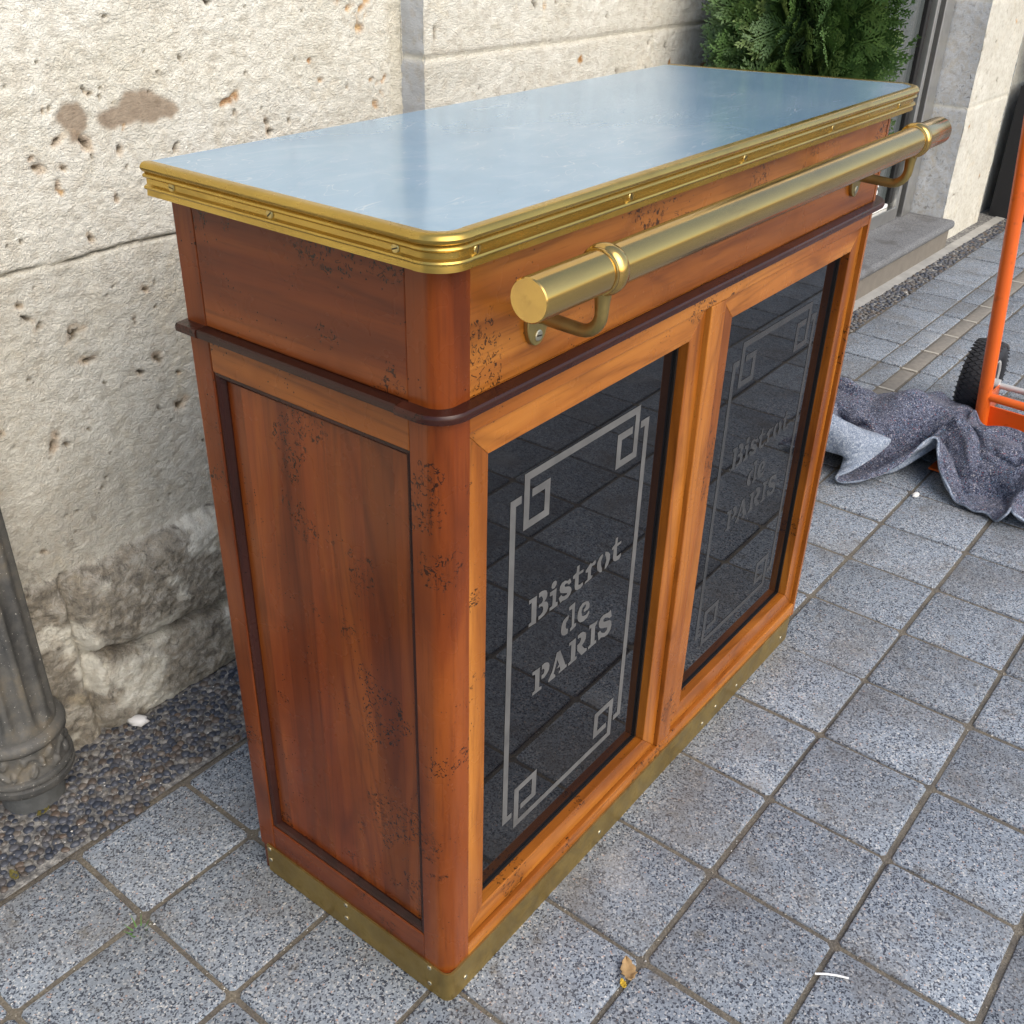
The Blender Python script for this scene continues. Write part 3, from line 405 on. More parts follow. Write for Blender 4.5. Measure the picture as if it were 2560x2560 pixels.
2157,411,203,2139,425,163,2129,406,129,2116,390,101,2105,364,96,2097,344,91,2085,338,78,2089,326,73,2097,312,78,2107,330,89,2116,351,98,2120,349,121,2131,346,138,2134,345,122,2139,330,112,2142,310,101,2132,284,102,2143,297,82,2150,293,63,2148,276,61,2147,260,74,2152,243,92,2147,216,88,2140,195,99,2135,178,103,2136,170,87,2133,156,70,2127,140,51,2123,125,32,2123,108,21,2132,91,22,2145,76,43,2164,56,74,2183,32,110,2205,14,134,2214,-7,141,2200,-17,153,2182,-40,146,2153,-57,150,2135,-79,138,2122,-100,125,2109,-119,131,2099,-140,131,2091,-161,131,2083,-180,128,2084,-195,117,2088,-200,102,2097,-215,98,2085,-218,110,2089,-225,130,2100,-244,134,2107,-255,115,2112,-263,96,2115,-277,86,2112,-294,81,2106,-314,85,2115,-318,60,2122,-325,35,2128,-337,18,2135,-351,11,2132,-366,22,2136,-380,42,
2142,410,205,2124,419,163,2113,407,126,2104,382,106,2091,364,89,2085,344,96,2083,331,91,2078,321,81,2089,311,88,2099,330,98,2105,354,105,2120,362,122,2120,349,138,2123,338,124,2126,323,114,2129,312,94,2122,286,91,2133,303,75,2137,292,58,2135,277,67,2142,267,82,2140,245,97,2137,217,97,2130,196,90,2126,179,92,2124,161,89,2117,151,68,2111,140,43,2107,126,23,2107,110,12,2116,92,13,2127,84,39,2151,55,60,2178,32,91,2196,12,119,2198,-4,137,2187,-24,139,2159,-38,142,2132,-61,140,2116,-85,126,2098,-106,126,2090,-127,117,2078,-147,120,2068,-166,125,2072,-176,108,2070,-192,107,2073,-208,102,2082,-214,88,2083,-231,98,2077,-227,119,2086,-243,135,2093,-258,117,2097,-265,98,2099,-277,86,2097,-294,85,2100,-310,70,2104,-329,52,2108,-328,26,2115,-340,10,2122,-356,9,2122,-360,28,2123,-383,42,
2129,408,209,2112,417,167,2101,408,129,2096,378,114,2081,365,96,2072,349,92,2071,334,91,2072,322,93,2083,312,101,2088,337,106,2098,358,117,2113,369,134,2107,349,134,2111,333,129,2116,318,120,2127,305,105,2110,289,89,2121,306,72,2124,289,62,2130,285,77,2131,267,90,2127,242,100,2125,214,102,2121,193,100,2114,182,89,2111,162,89,2109,142,73,2101,132,48,2094,124,24,2098,107,22,2102,93,10,2115,81,33,2137,61,64,2165,38,95,2183,11,116,2189,-6,127,2174,-22,133,2153,-48,129,2122,-68,125,2098,-86,126,2090,-109,112,2074,-126,118,2061,-146,120,2061,-165,110,2060,-182,109,2064,-192,96,2062,-208,95,2070,-217,83,2073,-220,100,2065,-234,117,2087,-240,120,2080,-261,112,2085,-264,93,2087,-276,82,2088,-293,75,2088,-316,70,2093,-325,46,2097,-333,23,2103,-345,10,2109,-362,9,2107,-367,30,2113,-394,36,
2117,405,216,2100,416,174,2088,412,135,2086,388,111,2084,362,110,2069,353,105,2069,341,104,2068,328,107,2082,322,114,2101,339,118,2093,359,133,2109,366,150,2115,348,150,2115,331,145,2112,314,133,2126,300,119,2105,296,100,2107,304,75,2110,288,67,2116,278,79,2116,260,94,2112,232,97,2109,207,104,2110,186,110,2108,173,100,2099,167,82,2099,141,81,2090,131,55,2083,122,32,2087,111,16,2091,91,16,2111,71,26,2138,53,52,2163,29,85,2174,8,117,2180,-4,133,2162,-18,133,2142,-43,126,2125,-76,117,2093,-85,114,2077,-106,114,2066,-127,107,2050,-143,112,2048,-163,107,2047,-181,104,2051,-196,98,2058,-203,84,2057,-220,84,2060,-222,106,2067,-221,131,2072,-247,125,2067,-257,103,2073,-274,95,2072,-277,79,2080,-288,65,2078,-312,63,2084,-335,51,2085,-339,27,2091,-351,14,2095,-368,12,2112,-382,21,2104,-410,28,
2105,403,225,2088,416,183,2076,413,144,2073,395,116,2085,372,122,2074,359,119,2071,347,118,2068,336,122,2083,337,121,2101,338,136,2093,356,151,2111,357,165,2125,343,162,2128,328,154,2125,312,140,2118,291,126,2102,307,108,2096,301,84,2097,286,74,2101,272,84,2100,252,97,2096,224,101,2093,198,108,2095,181,119,2095,167,109,2088,174,91,2085,149,80,2085,123,67,2081,113,44,2075,111,25,2084,93,28,2101,70,37,2128,47,59,2154,22,89,2163,3,121,2172,-3,140,2162,-23,147,2136,-45,139,2114,-64,115,2094,-85,100,2069,-97,107,2061,-118,96,2060,-140,100,2059,-160,99,2056,-177,94,2054,-191,86,2046,-205,79,2046,-212,97,2054,-208,118,2054,-233,122,2054,-259,122,2053,-271,102,2061,-287,97,2064,-291,81,2066,-288,61,2077,-307,49,2071,-333,49,2083,-349,37,2082,-360,23,2093,-374,29,2100,-394,13,2103,-424,14,
2092,400,234,2076,416,193,2064,411,153,2061,394,123,2081,380,133,2081,363,131,2081,351,129,2079,340,133,2089,327,133,2103,335,153,2091,353,168,2112,349,178,2126,336,175,2129,322,166,2126,306,152,2111,289,137,2093,300,116,2085,297,93,2084,283,81,2087,267,89,2085,246,102,2081,216,102,2079,195,119,2081,176,127,2083,161,118,2076,168,98,2079,159,72,2076,133,61,2071,110,56,2066,106,37,2084,100,43,2099,75,52,2120,43,69,2153,31,101,2168,13,131,2168,0,150,2152,-18,151,2127,-37,137,2102,-60,123,2082,-74,101,2066,-96,92,2047,-110,101,2045,-133,99,2048,-151,91,2045,-168,86,2040,-183,91,2032,-198,89,2039,-197,108,2040,-221,110,2046,-245,106,2037,-267,116,2045,-286,111,2050,-300,100,2054,-303,84,2054,-296,63,2067,-303,41,2072,-329,35,2069,-352,36,2073,-368,33,2081,-381,19,2086,-406,10,2091,-436,10,
2080,398,242,2064,414,200,2052,409,160,2050,391,130,2068,373,131,2076,366,146,2083,356,144,2088,346,144,2084,329,145,2099,329,166,2089,347,182,2109,340,189,2123,329,187,2124,315,177,2120,299,160,2100,292,142,2085,291,118,2074,294,97,2076,278,91,2075,261,84,2073,239,99,2072,213,115,2067,186,116,2067,172,131,2070,158,122,2070,156,99,2067,163,72,2069,142,53,2062,119,49,2059,100,49,2074,91,37,2087,73,60,2121,56,76,2144,25,105,2163,20,138,2159,5,155,2142,-13,151,2124,-32,125,2091,-52,125,2072,-74,113,2058,-83,89,2051,-106,86,2044,-128,85,2034,-145,91,2030,-162,89,2027,-177,83,2022,-186,99,2027,-207,99,2034,-230,95,2029,-252,108,2028,-277,103,2031,-295,111,2036,-308,101,2043,-313,85,2049,-308,62,2056,-305,34,2064,-329,25,2065,-350,23,2066,-367,21,2070,-387,13,2074,-415,10,2078,-445,10,
2067,398,247,2051,412,204,2041,405,163,2041,383,136,2061,369,141,2072,357,135,2071,351,145,2079,348,153,2078,332,157,2093,322,175,2085,339,191,2104,330,196,2116,319,192,2110,315,175,2108,293,164,2088,300,145,2075,301,118,2064,288,103,2064,280,88,2062,261,83,2060,236,95,2062,208,106,2056,189,124,2054,171,130,2058,158,119,2061,167,97,2056,155,71,2060,146,45,2054,124,40,2051,106,41,2063,88,37,2085,66,48,2111,50,79,2139,36,113,2154,11,136,2148,8,157,2139,-7,140,2112,-30,132,2090,-52,112,2063,-68,113,2047,-84,96,2042,-101,79,2032,-122,81,2025,-141,81,2019,-157,82,2014,-173,84,2017,-191,86,2020,-213,87,2022,-238,89,2015,-257,105,2015,-280,110,2018,-299,108,2024,-311,98,2032,-314,80,2038,-301,58,2047,-317,35,2056,-332,14,2052,-351,19,2053,-368,20,2057,-390,13,2061,-419,10,2066,-449,10,
2054,398,250,2037,410,204,2031,393,166,2037,370,140,2057,359,130,2068,345,131,2072,338,137,2068,339,150,2072,336,168,2082,314,177,2077,330,195,2095,320,200,2106,309,194,2096,308,177,2093,286,164,2077,287,139,2063,287,115,2050,296,98,2050,285,85,2049,264,87,2052,235,84,2052,208,98,2045,191,117,2042,174,122,2045,159,111,2049,161,88,2050,166,60,2044,144,43,2046,128,28,2044,109,29,2049,90,38,2072,71,52,2096,51,77,2125,34,109,2145,21,137,2138,10,150,2124,-7,143,2108,-28,119,2077,-44,116,2050,-63,106,2043,-78,84,2029,-100,81,2021,-120,75,2016,-139,71,2013,-156,70,2013,-173,71,2012,-192,74,2014,-215,76,2010,-238,86,2004,-259,98,2003,-281,106,2006,-299,102,2012,-309,90,2020,-313,70,2031,-311,45,2044,-311,18,2040,-337,13,2038,-352,26,2042,-369,28,2048,-392,23,2048,-419,9,2052,-448,9,
2037,398,250,2022,400,203,2023,378,165,2051,364,150,2051,344,136,2063,336,143,2065,326,148,2074,324,153,2061,333,161,2069,312,174,2070,316,198,2087,311,189,2093,297,197,2088,290,179,2074,278,159,2061,275,133,2046,279,109,2033,289,95,2035,292,78,2034,271,87,2038,242,89,2041,211,86,2034,195,105,2031,178,109,2032,163,97,2040,173,75,2034,159,50,2036,149,25,2029,129,19,2028,112,23,2042,94,23,2062,72,40,2087,47,62,2120,31,91,2137,17,121,2128,11,137,2122,-9,124,2092,-26,114,2070,-50,99,2038,-61,94,2025,-85,84,2019,-101,66,2008,-121,64,2005,-139,58,2011,-156,54,2010,-173,56,2004,-191,61,2001,-212,70,2003,-237,73,1996,-258,87,1992,-278,96,1997,-294,90,2005,-302,77,2017,-299,58,2028,-298,31,2027,-319,9,2022,-344,17,2030,-360,13,2026,-370,28,2039,-392,35,2047,-420,23,2038,-444,10,
2018,392,248,2008,386,199,2037,366,175,2055,346,156,2050,327,143,2057,321,132,2064,313,133,2069,309,145,2059,315,160,2062,325,184,2058,305,193,2076,304,202,2076,289,195,2069,282,176,2053,280,153,2040,270,128,2024,281,110,2023,279,93,2021,291,81,2022,274,74,2022,249,91,2028,220,79,2022,200,92,2028,184,90,2019,168,81,2026,178,58,2025,167,30,2018,149,11,2017,131,9,2015,115,15,2026,97,14,2043,80,38,2072,59,63,2102,34,85,2124,15,105,2126,1,118,2104,-8,114,2085,-32,95,2051,-48,92,2034,-71,75,2010,-85,70,2000,-104,57,1999,-123,45,2008,-138,38,2011,-154,36,2009,-171,37,2000,-188,44,1994,-209,54,1989,-232,66,1991,-257,71,1982,-272,83,1988,-287,76,1998,-290,62,2011,-287,41,2014,-302,15,2009,-332,9,2009,-354,10,2018,-367,12,2027,-381,14,2024,-391,41,2036,-420,34,2028,-431,10,
1999,383,243,2009,365,198,2044,346,180,2051,323,157,2058,309,143,2059,303,128,2063,295,126,2063,293,139,2059,297,158,2054,312,180,2052,318,203,2058,300,205,2056,288,192,2049,281,172,2036,267,150,2019,275,126,2015,272,110,2012,283,97,2008,290,83,2008,278,70,2008,255,85,2012,225,86,2014,204,77,2010,188,84,2006,179,67,2013,183,40,2008,168,14,2004,150,10,2006,135,16,2005,117,8,2012,97,10,2029,80,24,2059,59,46,2082,37,78,2105,24,101,2106,7,110,2094,-9,94,2063,-27,91,2043,-54,72,2014,-69,66,1997,-87,51,1999,-106,35,1999,-121,28,2003,-138,26,2002,-154,26,2003,-171,25,2002,-188,25,1988,-205,37,1990,-229,48,1980,-251,58,1971,-266,70,1980,-277,61,1992,-278,46,1997,-290,23,1996,-317,9,1995,-344,14,2005,-353,23,2010,-369,22,2014,-382,12,2012,-392,32,2023,-419,43,2018,-421,18,
1986,366,237,2012,344,200,2045,325,183,2049,306,160,2050,300,141,2046,293,129,2045,288,120,2047,287,135,2044,291,154,2043,301,178,2038,315,197,2041,299,204,2039,289,190,2030,277,171,2022,279,143,2006,270,130,2003,274,113,1999,279,97,1996,289,84,1995,279,71,1994,258,81,1998,229,84,2001,207,85,1996,194,75,1995,187,55,2000,187,26,1994,169,10,1996,155,19,1996,140,11,1994,123,15,2001,101,11,2013,78,21,2046,58,36,2079,42,60,2098,24,83,2100,5,92,2077,-6,88,2057,-33,74,2025,-50,65,2003,-72,49,1995,-94,32,1984,-110,35,1987,-126,30,1992,-137,19,1993,-154,16,1994,-171,16,1993,-188,16,1989,-205,20,1982,-227,34,1969,-239,53,1963,-259,56,1973,-268,47,1979,-281,32,1982,-300,14,1981,-332,11,1987,-341,24,1993,-357,25,1997,-373,23,2001,-382,9,2005,-398,21,2009,-419,44,2015,-434,25,
1978,349,233,2016,327,207,2036,327,169,2040,305,146,2042,297,125,2039,303,126,2037,303,117,2033,290,125,2033,293,148,2031,299,173,2026,310,193,2027,299,205,2023,289,190,2019,287,166,2012,290,136,1999,281,130,1990,276,117,1987,281,101,1984,288,86,1982,278,73,1984,256,72,1985,228,83,1988,207,85,1989,204,68,1987,196,47,1987,191,18,1985,172,20,1983,155,21,1983,143,9,1982,129,20,1992,110,17,2012,90,27,2032,61,45,2065,37,55,2089,23,73,2093,5,77,2072,-12,72,2042,-30,70,2021,-52,47,2000,-76,31,1981,-93,31,1980,-109,23,1975,-126,23,1980,-137,13,1982,-154,11,1981,-170,15,1980,-187,17,1979,-202,10,1972,-225,23,1960,-235,42,1960,-256,42,1960,-272,39,1965,-286,24,1967,-310,11,1968,-336,14,1975,-346,27,1981,-360,21,1985,-376,22,1989,-386,9,1993,-402,18,1996,-422,43,2004,-440,29,
1975,336,232,2006,332,194,2029,324,159,2047,313,141,2053,304,121,2052,307,127,2044,307,131,2029,307,135,2020,299,146,2017,301,173,2013,308,193,2016,300,208,2011,294,189,2006,290,164,2005,301,135,1993,292,128,1981,285,118,1975,283,103,1971,289,88,1970,277,77,1971,251,76,1974,222,74,1974,205,85,1976,206,68,1977,205,44,1974,192,17,1972,173,20,1973,158,12,1973,142,18,1976,126,10,1982,112,27,2011,104,31,2036,75,45,2061,47,64,2080,25,79,2083,8,81,2060,-5,73,2029,-26,61,2007,-55,51,1987,-72,28,1980,-94,18,1967,-108,21,1968,-123,13,1969,-139,18,1969,-153,10,1968,-170,11,1967,-185,17,1966,-200,9,1962,-227,15,1949,-235,35,1948,-255,36,1949,-271,32,1952,-291,23,1954,-315,10,1959,-331,23,1964,-347,20,1968,-363,24,1972,-379,21,1977,-390,9,1982,-402,25,1984,-429,41,1992,-446,29,
1985,322,215,2012,319,197,2031,313,155,2037,312,133,2043,316,118,2047,320,121,2045,319,134,2026,321,141,2022,312,161,2011,313,181,1995,308,205,2002,305,216,1999,295,198,2000,301,171,1997,307,141,1984,301,131,1979,298,117,1967,294,104,1961,284,94,1963,267,88,1978,237,92,1962,214,90,1956,198,80,1967,190,68,1964,209,47,1963,187,25,1964,173,9,1965,162,21,1962,147,13,1964,128,12,1974,107,17,1998,94,31,2028,77,56,2056,51,73,2068,23,81,2074,9,88,2053,-8,83,2024,-31,75,1996,-57,59,1979,-81,36,1968,-90,13,1961,-108,9,1957,-123,19,1956,-139,19,1956,-153,10,1956,-170,9,1954,-184,17,1956,-203,19,1948,-228,12,1936,-239,31,1935,-256,40,1936,-271,32,1939,-292,22,1942,-318,10,1946,-335,22,1951,-351,20,1962,-362,13,1963,-379,11,1965,-396,9,1969,-407,32,1972,-437,37,1981,-454,27,
1959,318,219,1998,310,187,2011,313,155,2024,312,123,2034,328,122,2042,333,129,2038,336,150,2022,332,159,2008,330,173,1993,330,193,1972,330,215,1977,318,227,1985,300,213,1989,293,185,1990,293,154,1975,307,137,1971,296,124,1958,295,111,1958,276,106,1975,248,108,1962,218,109,1958,190,105,1960,175,96,1954,173,80,1951,202,53,1956,201,22,1952,177,9,1952,166,23,1957,150,24,1952,132,18,1962,112,21,1984,87,39,2014,67,64,2045,49,87,2063,26,95,2062,9,96,2043,0,79,2013,-24,71,1983,-50,58,1972,-69,28,1954,-89,14,1948,-108,10,1946,-125,13,1943,-140,20,1943,-153,10,1943,-170,12,1944,-186,10,1939,-209,23,1930,-232,11,1922,-249,27,1919,-256,43,1924,-273,42,1924,-290,25,1929,-317,10,1935,-339,17,1943,-352,10,1950,-364,20,1954,-381,19,1953,-396,12,1955,-419,38,1960,-448,29,1969,-463,22,
1951,332,219,1984,310,187,2002,323,153,2009,316,125,2021,321,132,2024,330,139,2021,352,164,2011,343,181,1990,348,187,1974,345,206,1960,340,217,1960,333,234,1969,308,226,1976,302,198,1981,287,170,1977,289,144,1963,297,132,1961,282,125,1973,257,122,1962,226,125,1963,192,124,1968,167,120,1970,154,108,1971,157,88,1947,185,49,1942,208,28,1943,179,23,1944,162,13,1945,156,29,1943,138,23,1961,122,40,1972,90,57,2003,70,82,2030,37,90,2051,24,108,2050,7,107,2029,1,90,2002,-13,63,1971,-39,51,1956,-64,27,1949,-95,30,1935,-107,15,1933,-125,10,1930,-139,19,1932,-155,18,1930,-170,11,1931,-188,23,1924,-211,10,1910,-235,15,1903,-252,29,1902,-263,43,1912,-273,55,1911,-289,34,1914,-313,12,1925,-342,10,1932,-355,17,1939,-370,20,1943,-382,10,1941,-399,29,1944,-435,30,1948,-463,31,1955,-475,18,
1937,328,219,1975,323,184,1988,314,150,2003,329,135,2011,337,124,2013,345,132,1997,365,184,1995,361,203,1982,357,216,1959,363,225,1947,355,237,1943,339,242,1947,317,234,1957,298,212,1969,302,183,1962,290,162,1960,278,149,1970,262,143,1965,235,143,1969,201,142,1978,169,140,1985,147,132,1986,136,120,1982,136,100,1936,174,53,1932,204,39,1932,188,15,1930,166,13,1934,152,22,1932,139,40,1944,112,44,1960,92,73,1987,58,85,2017,32,102,2040,23,121,2038,6,116,2018,-1,98,1989,-8,69,1958,-29,47,1940,-58,29,1934,-88,22,1927,-112,28,1920,-122,12,1921,-138,9,1922,-156,11,1919,-170,24,1916,-191,9,1903,-216,10,1890,-238,19,1884,-251,37,1886,-258,53,1896,-270,64,1899,-290,46,1900,-311,20,1919,-338,23,1923,-356,25,1928,-368,14,1930,-385,10,1933,-417,21,1930,-451,34,1934,-478,28,1941,-487,14,
1934,343,223,1962,332,182,1982,327,148,1996,320,124,1993,333,123,1989,343,130,1992,391,210,1988,386,229,1969,385,236,1956,383,255,1962,368,263,1967,352,257,1970,328,248,1972,298,236,1965,286,207,1965,273,188,1968,261,175,1972,242,170,1981,214,166,1995,183,159,2009,157,148,2016,137,138,2014,125,126,2008,123,104,1927,166,46,1921,199,44,1919,192,16,1919,171,20,1919,154,21,1923,133,29,1928,109,48,1954,82,63,1974,55,93,2010,40,112,2030,22,128,2027,6,121,2007,11,97,1984,-20,80,1956,-42,56,1926,-58,33,1921,-84,16,1917,-109,16,1909,-127,22,1907,-138,9,1906,-153,18,1906,-173,10,1900,-197,18,1883,-219,9,1873,-234,30,1868,-247,47,1869,-258,60,1880,-270,70,1886,-280,45,1887,-310,29,1904,-338,29,1912,-356,16,1915,-372,13,1920,-395,24,1917,-430,23,1916,-466,30,1920,-491,25,1927,-496,10,
1923,352,218,1948,337,177,1968,325,145,1981,312,126,1980,324,126,1974,332,132,1994,421,242,1976,424,248,1975,415,266,1991,400,270,1999,386,265,2000,372,250,2003,347,240,2007,315,232,2002,288,217,2001,269,203,2002,255,194,2009,236,184,2022,212,169,2035,187,149,2047,162,135,2051,146,123,2049,132,113,2042,109,108,1915,166,41,1907,197,42,1906,192,15,1907,172,13,1906,156,21,1910,133,25,1926,107,35,1946,77,54,1969,50,83,1999,42,113,2019,25,129,2017,8,125,2003,-1,102,1973,-12,76,1942,-36,56,1927,-70,41,1908,-85,19,1905,-107,9,1897,-122,19,1894,-138,13,1894,-155,9,1896,-174,22,1886,-196,9,1868,-218,15,1857,-239,30,1852,-253,46,1857,-267,54,1866,-265,72,1872,-279,47,1883,-312,43,1890,-341,29,1900,-360,25,1904,-377,24,1905,-404,24,1902,-441,27,1911,-474,15,1906,-498,19,1915,-507,9]

# ================================================================ ground
WY = lambda x: .852 - .023 * x          # wall line on the ground
GX0, GY0, GP, GQ, GR = .655, -.173, .2095, .2105, -.010
def grid(i, j):
    x, y = GX0 + i * GP, GY0 + j * GQ
    c, s = math.cos(GR), math.sin(GR)
    return (x * c - y * s, x * s + y * c)
mb = MB(); mb.add([(-60, -60, -.03), (60, -60, -.03), (60, 60, -.03), (-60, 60, -.03)], [(0, 1, 2, 3)])
far = plain("far_paving", (.20, .205, .215), .75, 0, .25, 4, .2, 60)
tag(mb.build("ground", far), kind="structure")
mb = MB(); mb.add([(-4, -7.5, -.0042), (14, -7.5, -.0042), (14, .95, -.0042), (-4, .95, -.0042)], [(0, 1, 2, 3)])
tag(mb.build("joint_bed", sand_m), kind="structure")

def paver(mb, tones, c4, tone, bev=.0045, g=.0037, top=0.0):
    # c4: corners ccw; inset by half a joint, rounded upper edge, slightly uneven
    cx = sum(p[0] for p in c4) / 4; cy = sum(p[1] for p in c4) / 4
    ux = Vector((c4[1][0] - c4[0][0], c4[1][1] - c4[0][1])); vy = Vector((c4[3][0] - c4[0][0], c4[3][1] - c4[0][1]))
    lx, ly = ux.length, vy.length; ux /= lx; vy /= ly
    tx, ty = random.gauss(0, .006), random.gauss(0, .006); dz = random.gauss(0, .0009) + top
    jx, jy = random.gauss(0, .0009), random.gauss(0, .0009)
    def ring(ins, z):
        r = []
        a, b = lx / 2 - ins, ly / 2 - ins; k = .006
        for sx, sy in ((-1, -1), (1, -1), (1, 1), (-1, 1)):
            q = [(sx * a, sy * (b - k)), (sx * (a - k), sy * b)]
            if sx * sy > 0: q = q[::-1]
            if (sx, sy) in ((-1, -1), (1, 1)): q = q[::-1] if (sx, sy) == (1, 1) else q[::-1]
            r += q
        # order ccw by angle
        r.sort(key=lambda p: math.atan2(p[1], p[0]))
        out = []
        for p in r:
            out.append((cx + jx + ux.x * p[0] + vy.x * p[1], cy + jy + ux.y * p[0] + vy.y * p[1], z + dz + tx * p[0] + ty * p[1]))
        return out
    rings = [ring(g, -.03), ring(g, -bev), ring(g + bev * .35, -bev * .3), ring(g + bev, 0)]
    vs = [p for r in rings for p in r]; fs = []
    for i in range(3):
        for k in range(8): fs.append((i * 8 + k, i * 8 + (k + 1) % 8, i * 8 + 8 + (k + 1) % 8, i * 8 + 8 + k))
    fs.append(tuple(24 + k for k in range(8)))
    mb.add(vs, fs); tones += [tone] * len(fs)
mb = MB(); tones = []
STRIP = (2.36, 2.62)
for i in range(-16, 46):
    for j in range(-26, 4):
        rows = [(j, j + 1.0)]
        if j == 3: rows = [(3, 3.88)]
        if j == 2 and i >= 6: rows = [(2, STRIP[0]), (STRIP[1], 3)]
        for a, b in rows:
            paver(mb, tones, [grid(i, a), grid(i + 1, a), grid(i + 1, b), grid(i, b)], random.random())
po = mb.build("pavement", paver_m, smooth=35); tag(po, kind="structure")
at = po.data.attributes.new("tone", 'FLOAT', 'FACE')
if len(po.data.polygons) == len(tones): at.data.foreach_set("value", tones)
# narrow strip of brown setts running through the paving, pale mortar between them
sett_m = plain("brown_sett", (.215, .195, .165), .85, 0, .35, 60, .5, 160)
mort_m = plain("pale_mortar", (.42, .39, .33), .9, 0, .15, 60, .4, 200)
mb = MB(); tn = []
for i in range(6, 46):
    paver(mb, tn, [grid(i + .03, STRIP[0]), grid(i + .97, STRIP[0]), grid(i + .97, STRIP[1]), grid(i + .03, STRIP[1])], .5, g=.002, top=-.001)
tag(mb.build("sett_strip", sett_m, smooth=35), kind="structure")
mb = MB()
for i in range(6, 46):
    P = [grid(i - .028, STRIP[0] + .01), grid(i + .028, STRIP[0] + .01), grid(i + .028, STRIP[1] - .01), grid(i - .028, STRIP[1] - .01)]
    mb.add([(p[0], p[1], -.0005) for p in P] + [(p[0], p[1], -.03) for p in P], [(0, 1, 2, 3), (0, 4, 5, 1), (1, 5, 6, 2), (2, 6, 7, 3), (3, 7, 4, 0)])
tag(mb.build("strip_joint", mort_m), kind="structure")
# concrete kerb band in front of the doorstep
kerb_m = plain("kerb_concrete", (.35, .34, .31), .9, 0, .4, 18, .5, 120)
mb = MB()
xs = np.arange(2.0, 5.3, .06)
for a, b in zip(xs[:-1], xs[1:]):
    lo = lambda x: .768 - .023 * x + float(fbm(np.array([x * 9]), np.array([2.]), 3)[0] - .5) * .012
    hi = lambda x: .808 - .023 * x + .004
    mb.add([(a, lo(a), .004), (b, lo(b), .004), (b, hi(b), .006), (a, hi(a), .006), (a, lo(a), -.03), (b, lo(b), -.03)], [(0, 1, 2, 3), (4, 5, 1, 0)])
tag(mb.build("kerb_band", kerb_m), kind="structure")
# pebbles set in mortar along the wall foot
bed_m = NT("pebble_mortar"); v = bed_m.obj(); n = bed_m.noise(v, 70., 5, .7)
bed_m = bed_m.out(bed_m.ramp(n, [(.32, (.05, .050, .052)), (.5, (.17, .165, .155)), (.66, (.40, .385, .35))]), .9, bed_m.bump(n, .9, .006))
mb = MB(); nx = 90
for k in range(nx):
    a = -1.5 + 7.3 * k / nx; b = -1.5 + 7.3 * (k + 1) / nx
    y0 = lambda x: .649 - .010 * x - .002
    mb.add([(a, y0(a), .0005), (b, y0(b), .0005), (b, WY(b) + .05, .004), (a, WY(a) + .05, .004)], [(0, 1, 2, 3)])
tag(mb.build("mortar_bed", bed_m), kind="structure")
t = NT("river_pebble"); v = t.obj(); tn_ = t.attr("tone")
pc = t.ramp(tn_, [(0., (.030, .038, .056)), (.30, (.060, .068, .088)), (.55, (.095, .098, .110)), (.72, (.080, .066, .055)), (.86, (.13, .095, .07)), (.95, (.18, .17, .15)), (1., (.34, .32, .29))])
pc = t.mix(t.ramp(t.noise(v, 13., 5, .7, .5), [(.58, 0.), (.72, .65)]), pc, (.40, .385, .35))
peb_m = t.out(t.mix(t.ramp(t.noise(v, 300., 2), [(.45, .25), (.6, 0.)]), pc, (.03, .03, .035)), .42, t.bump(t.noise(v, 260., 3), .3, .001))
def pebbles(name, x0, x1, ylo, yhi, sz, step):
    mb = MB(); tn = []; cell = {}; x = x0; pts = []
    for _ in range(int((x1 - x0) * .2 / (step * step) * 12)):
        px = random.uniform(x0, x1); py = random.uniform(ylo(px), yhi(px))
        k = (int(px / step), int(py / step)); ok = True
        for di in (-1, 0, 1):
            for dj in (-1, 0, 1):
                for q in cell.get((k[0] + di, k[1] + dj), []):
                    if (q[0] - px) ** 2 + (q[1] - py) ** 2 < (step * .93) ** 2: ok = False
        if not ok: continue
        cell.setdefault(k, []).append((px, py)); pts.append((px, py))
    ph = [0, 35, 62, 90]
    for px, py in pts:
        a = sz * random.uniform(.36, .62); b = a * random.uniform(.68, 1.0); h = a * random.uniform(.35, .6); rot = random.uniform(0, 3.14)
        z0 = .002; vs = []; fs = []; N = 10
        for pi, p in enumerate((-10, 15, 42, 68)):
            for k in range(N):
                th = 2 * math.pi * k / N; w = 1 + .07 * math.sin(3 * th + px * 900)
                X = a * math.cos(R(p)) * math.cos(th) * w; Y = b * math.cos(R(p)) * math.sin(th) * w
                vs.append((px + X * math.cos(rot) - Y * math.sin(rot), py + X * math.sin(rot) + Y * math.cos(rot), z0 + h * math.sin(R(p))))
        vs.append((px, py, z0 + h))
        for i in range(3):
            for k in range(N): fs.append((i * N + k, i * N + (k + 1) % N, i * N + N + (k + 1) % N, i * N + N + k))
        for k in range(N): fs.append((30 + k, 30 + (k + 1) % N, 40))
        mb.add(vs, fs); tn += [random.random()] * len(fs)
    o = mb.build(name, peb_m, smooth=180)
    at = o.data.attributes.new("tone", 'FLOAT', 'FACE')
    if len(o.data.polygons) == len(tn): at.data.foreach_set("value", tn)
    return o
tag(pebbles("pebble_strip", -.75, 1.5, lambda x: .652 - .010 * x + .012 * math.sin(x * 21), lambda x: WY(x) - .001, .0150, .0113), "dark river pebbles set in mortar along the foot of the stone wall", "pebbles", kind="stuff")
tag(pebbles("gravel_strip", 2.3, 5.4, lambda x: .652 - .012 * x, lambda x: .764 - .023 * x, .017, .0165), "loose grey gravel between the paving and the kerb band", "gravel", kind="stuff")

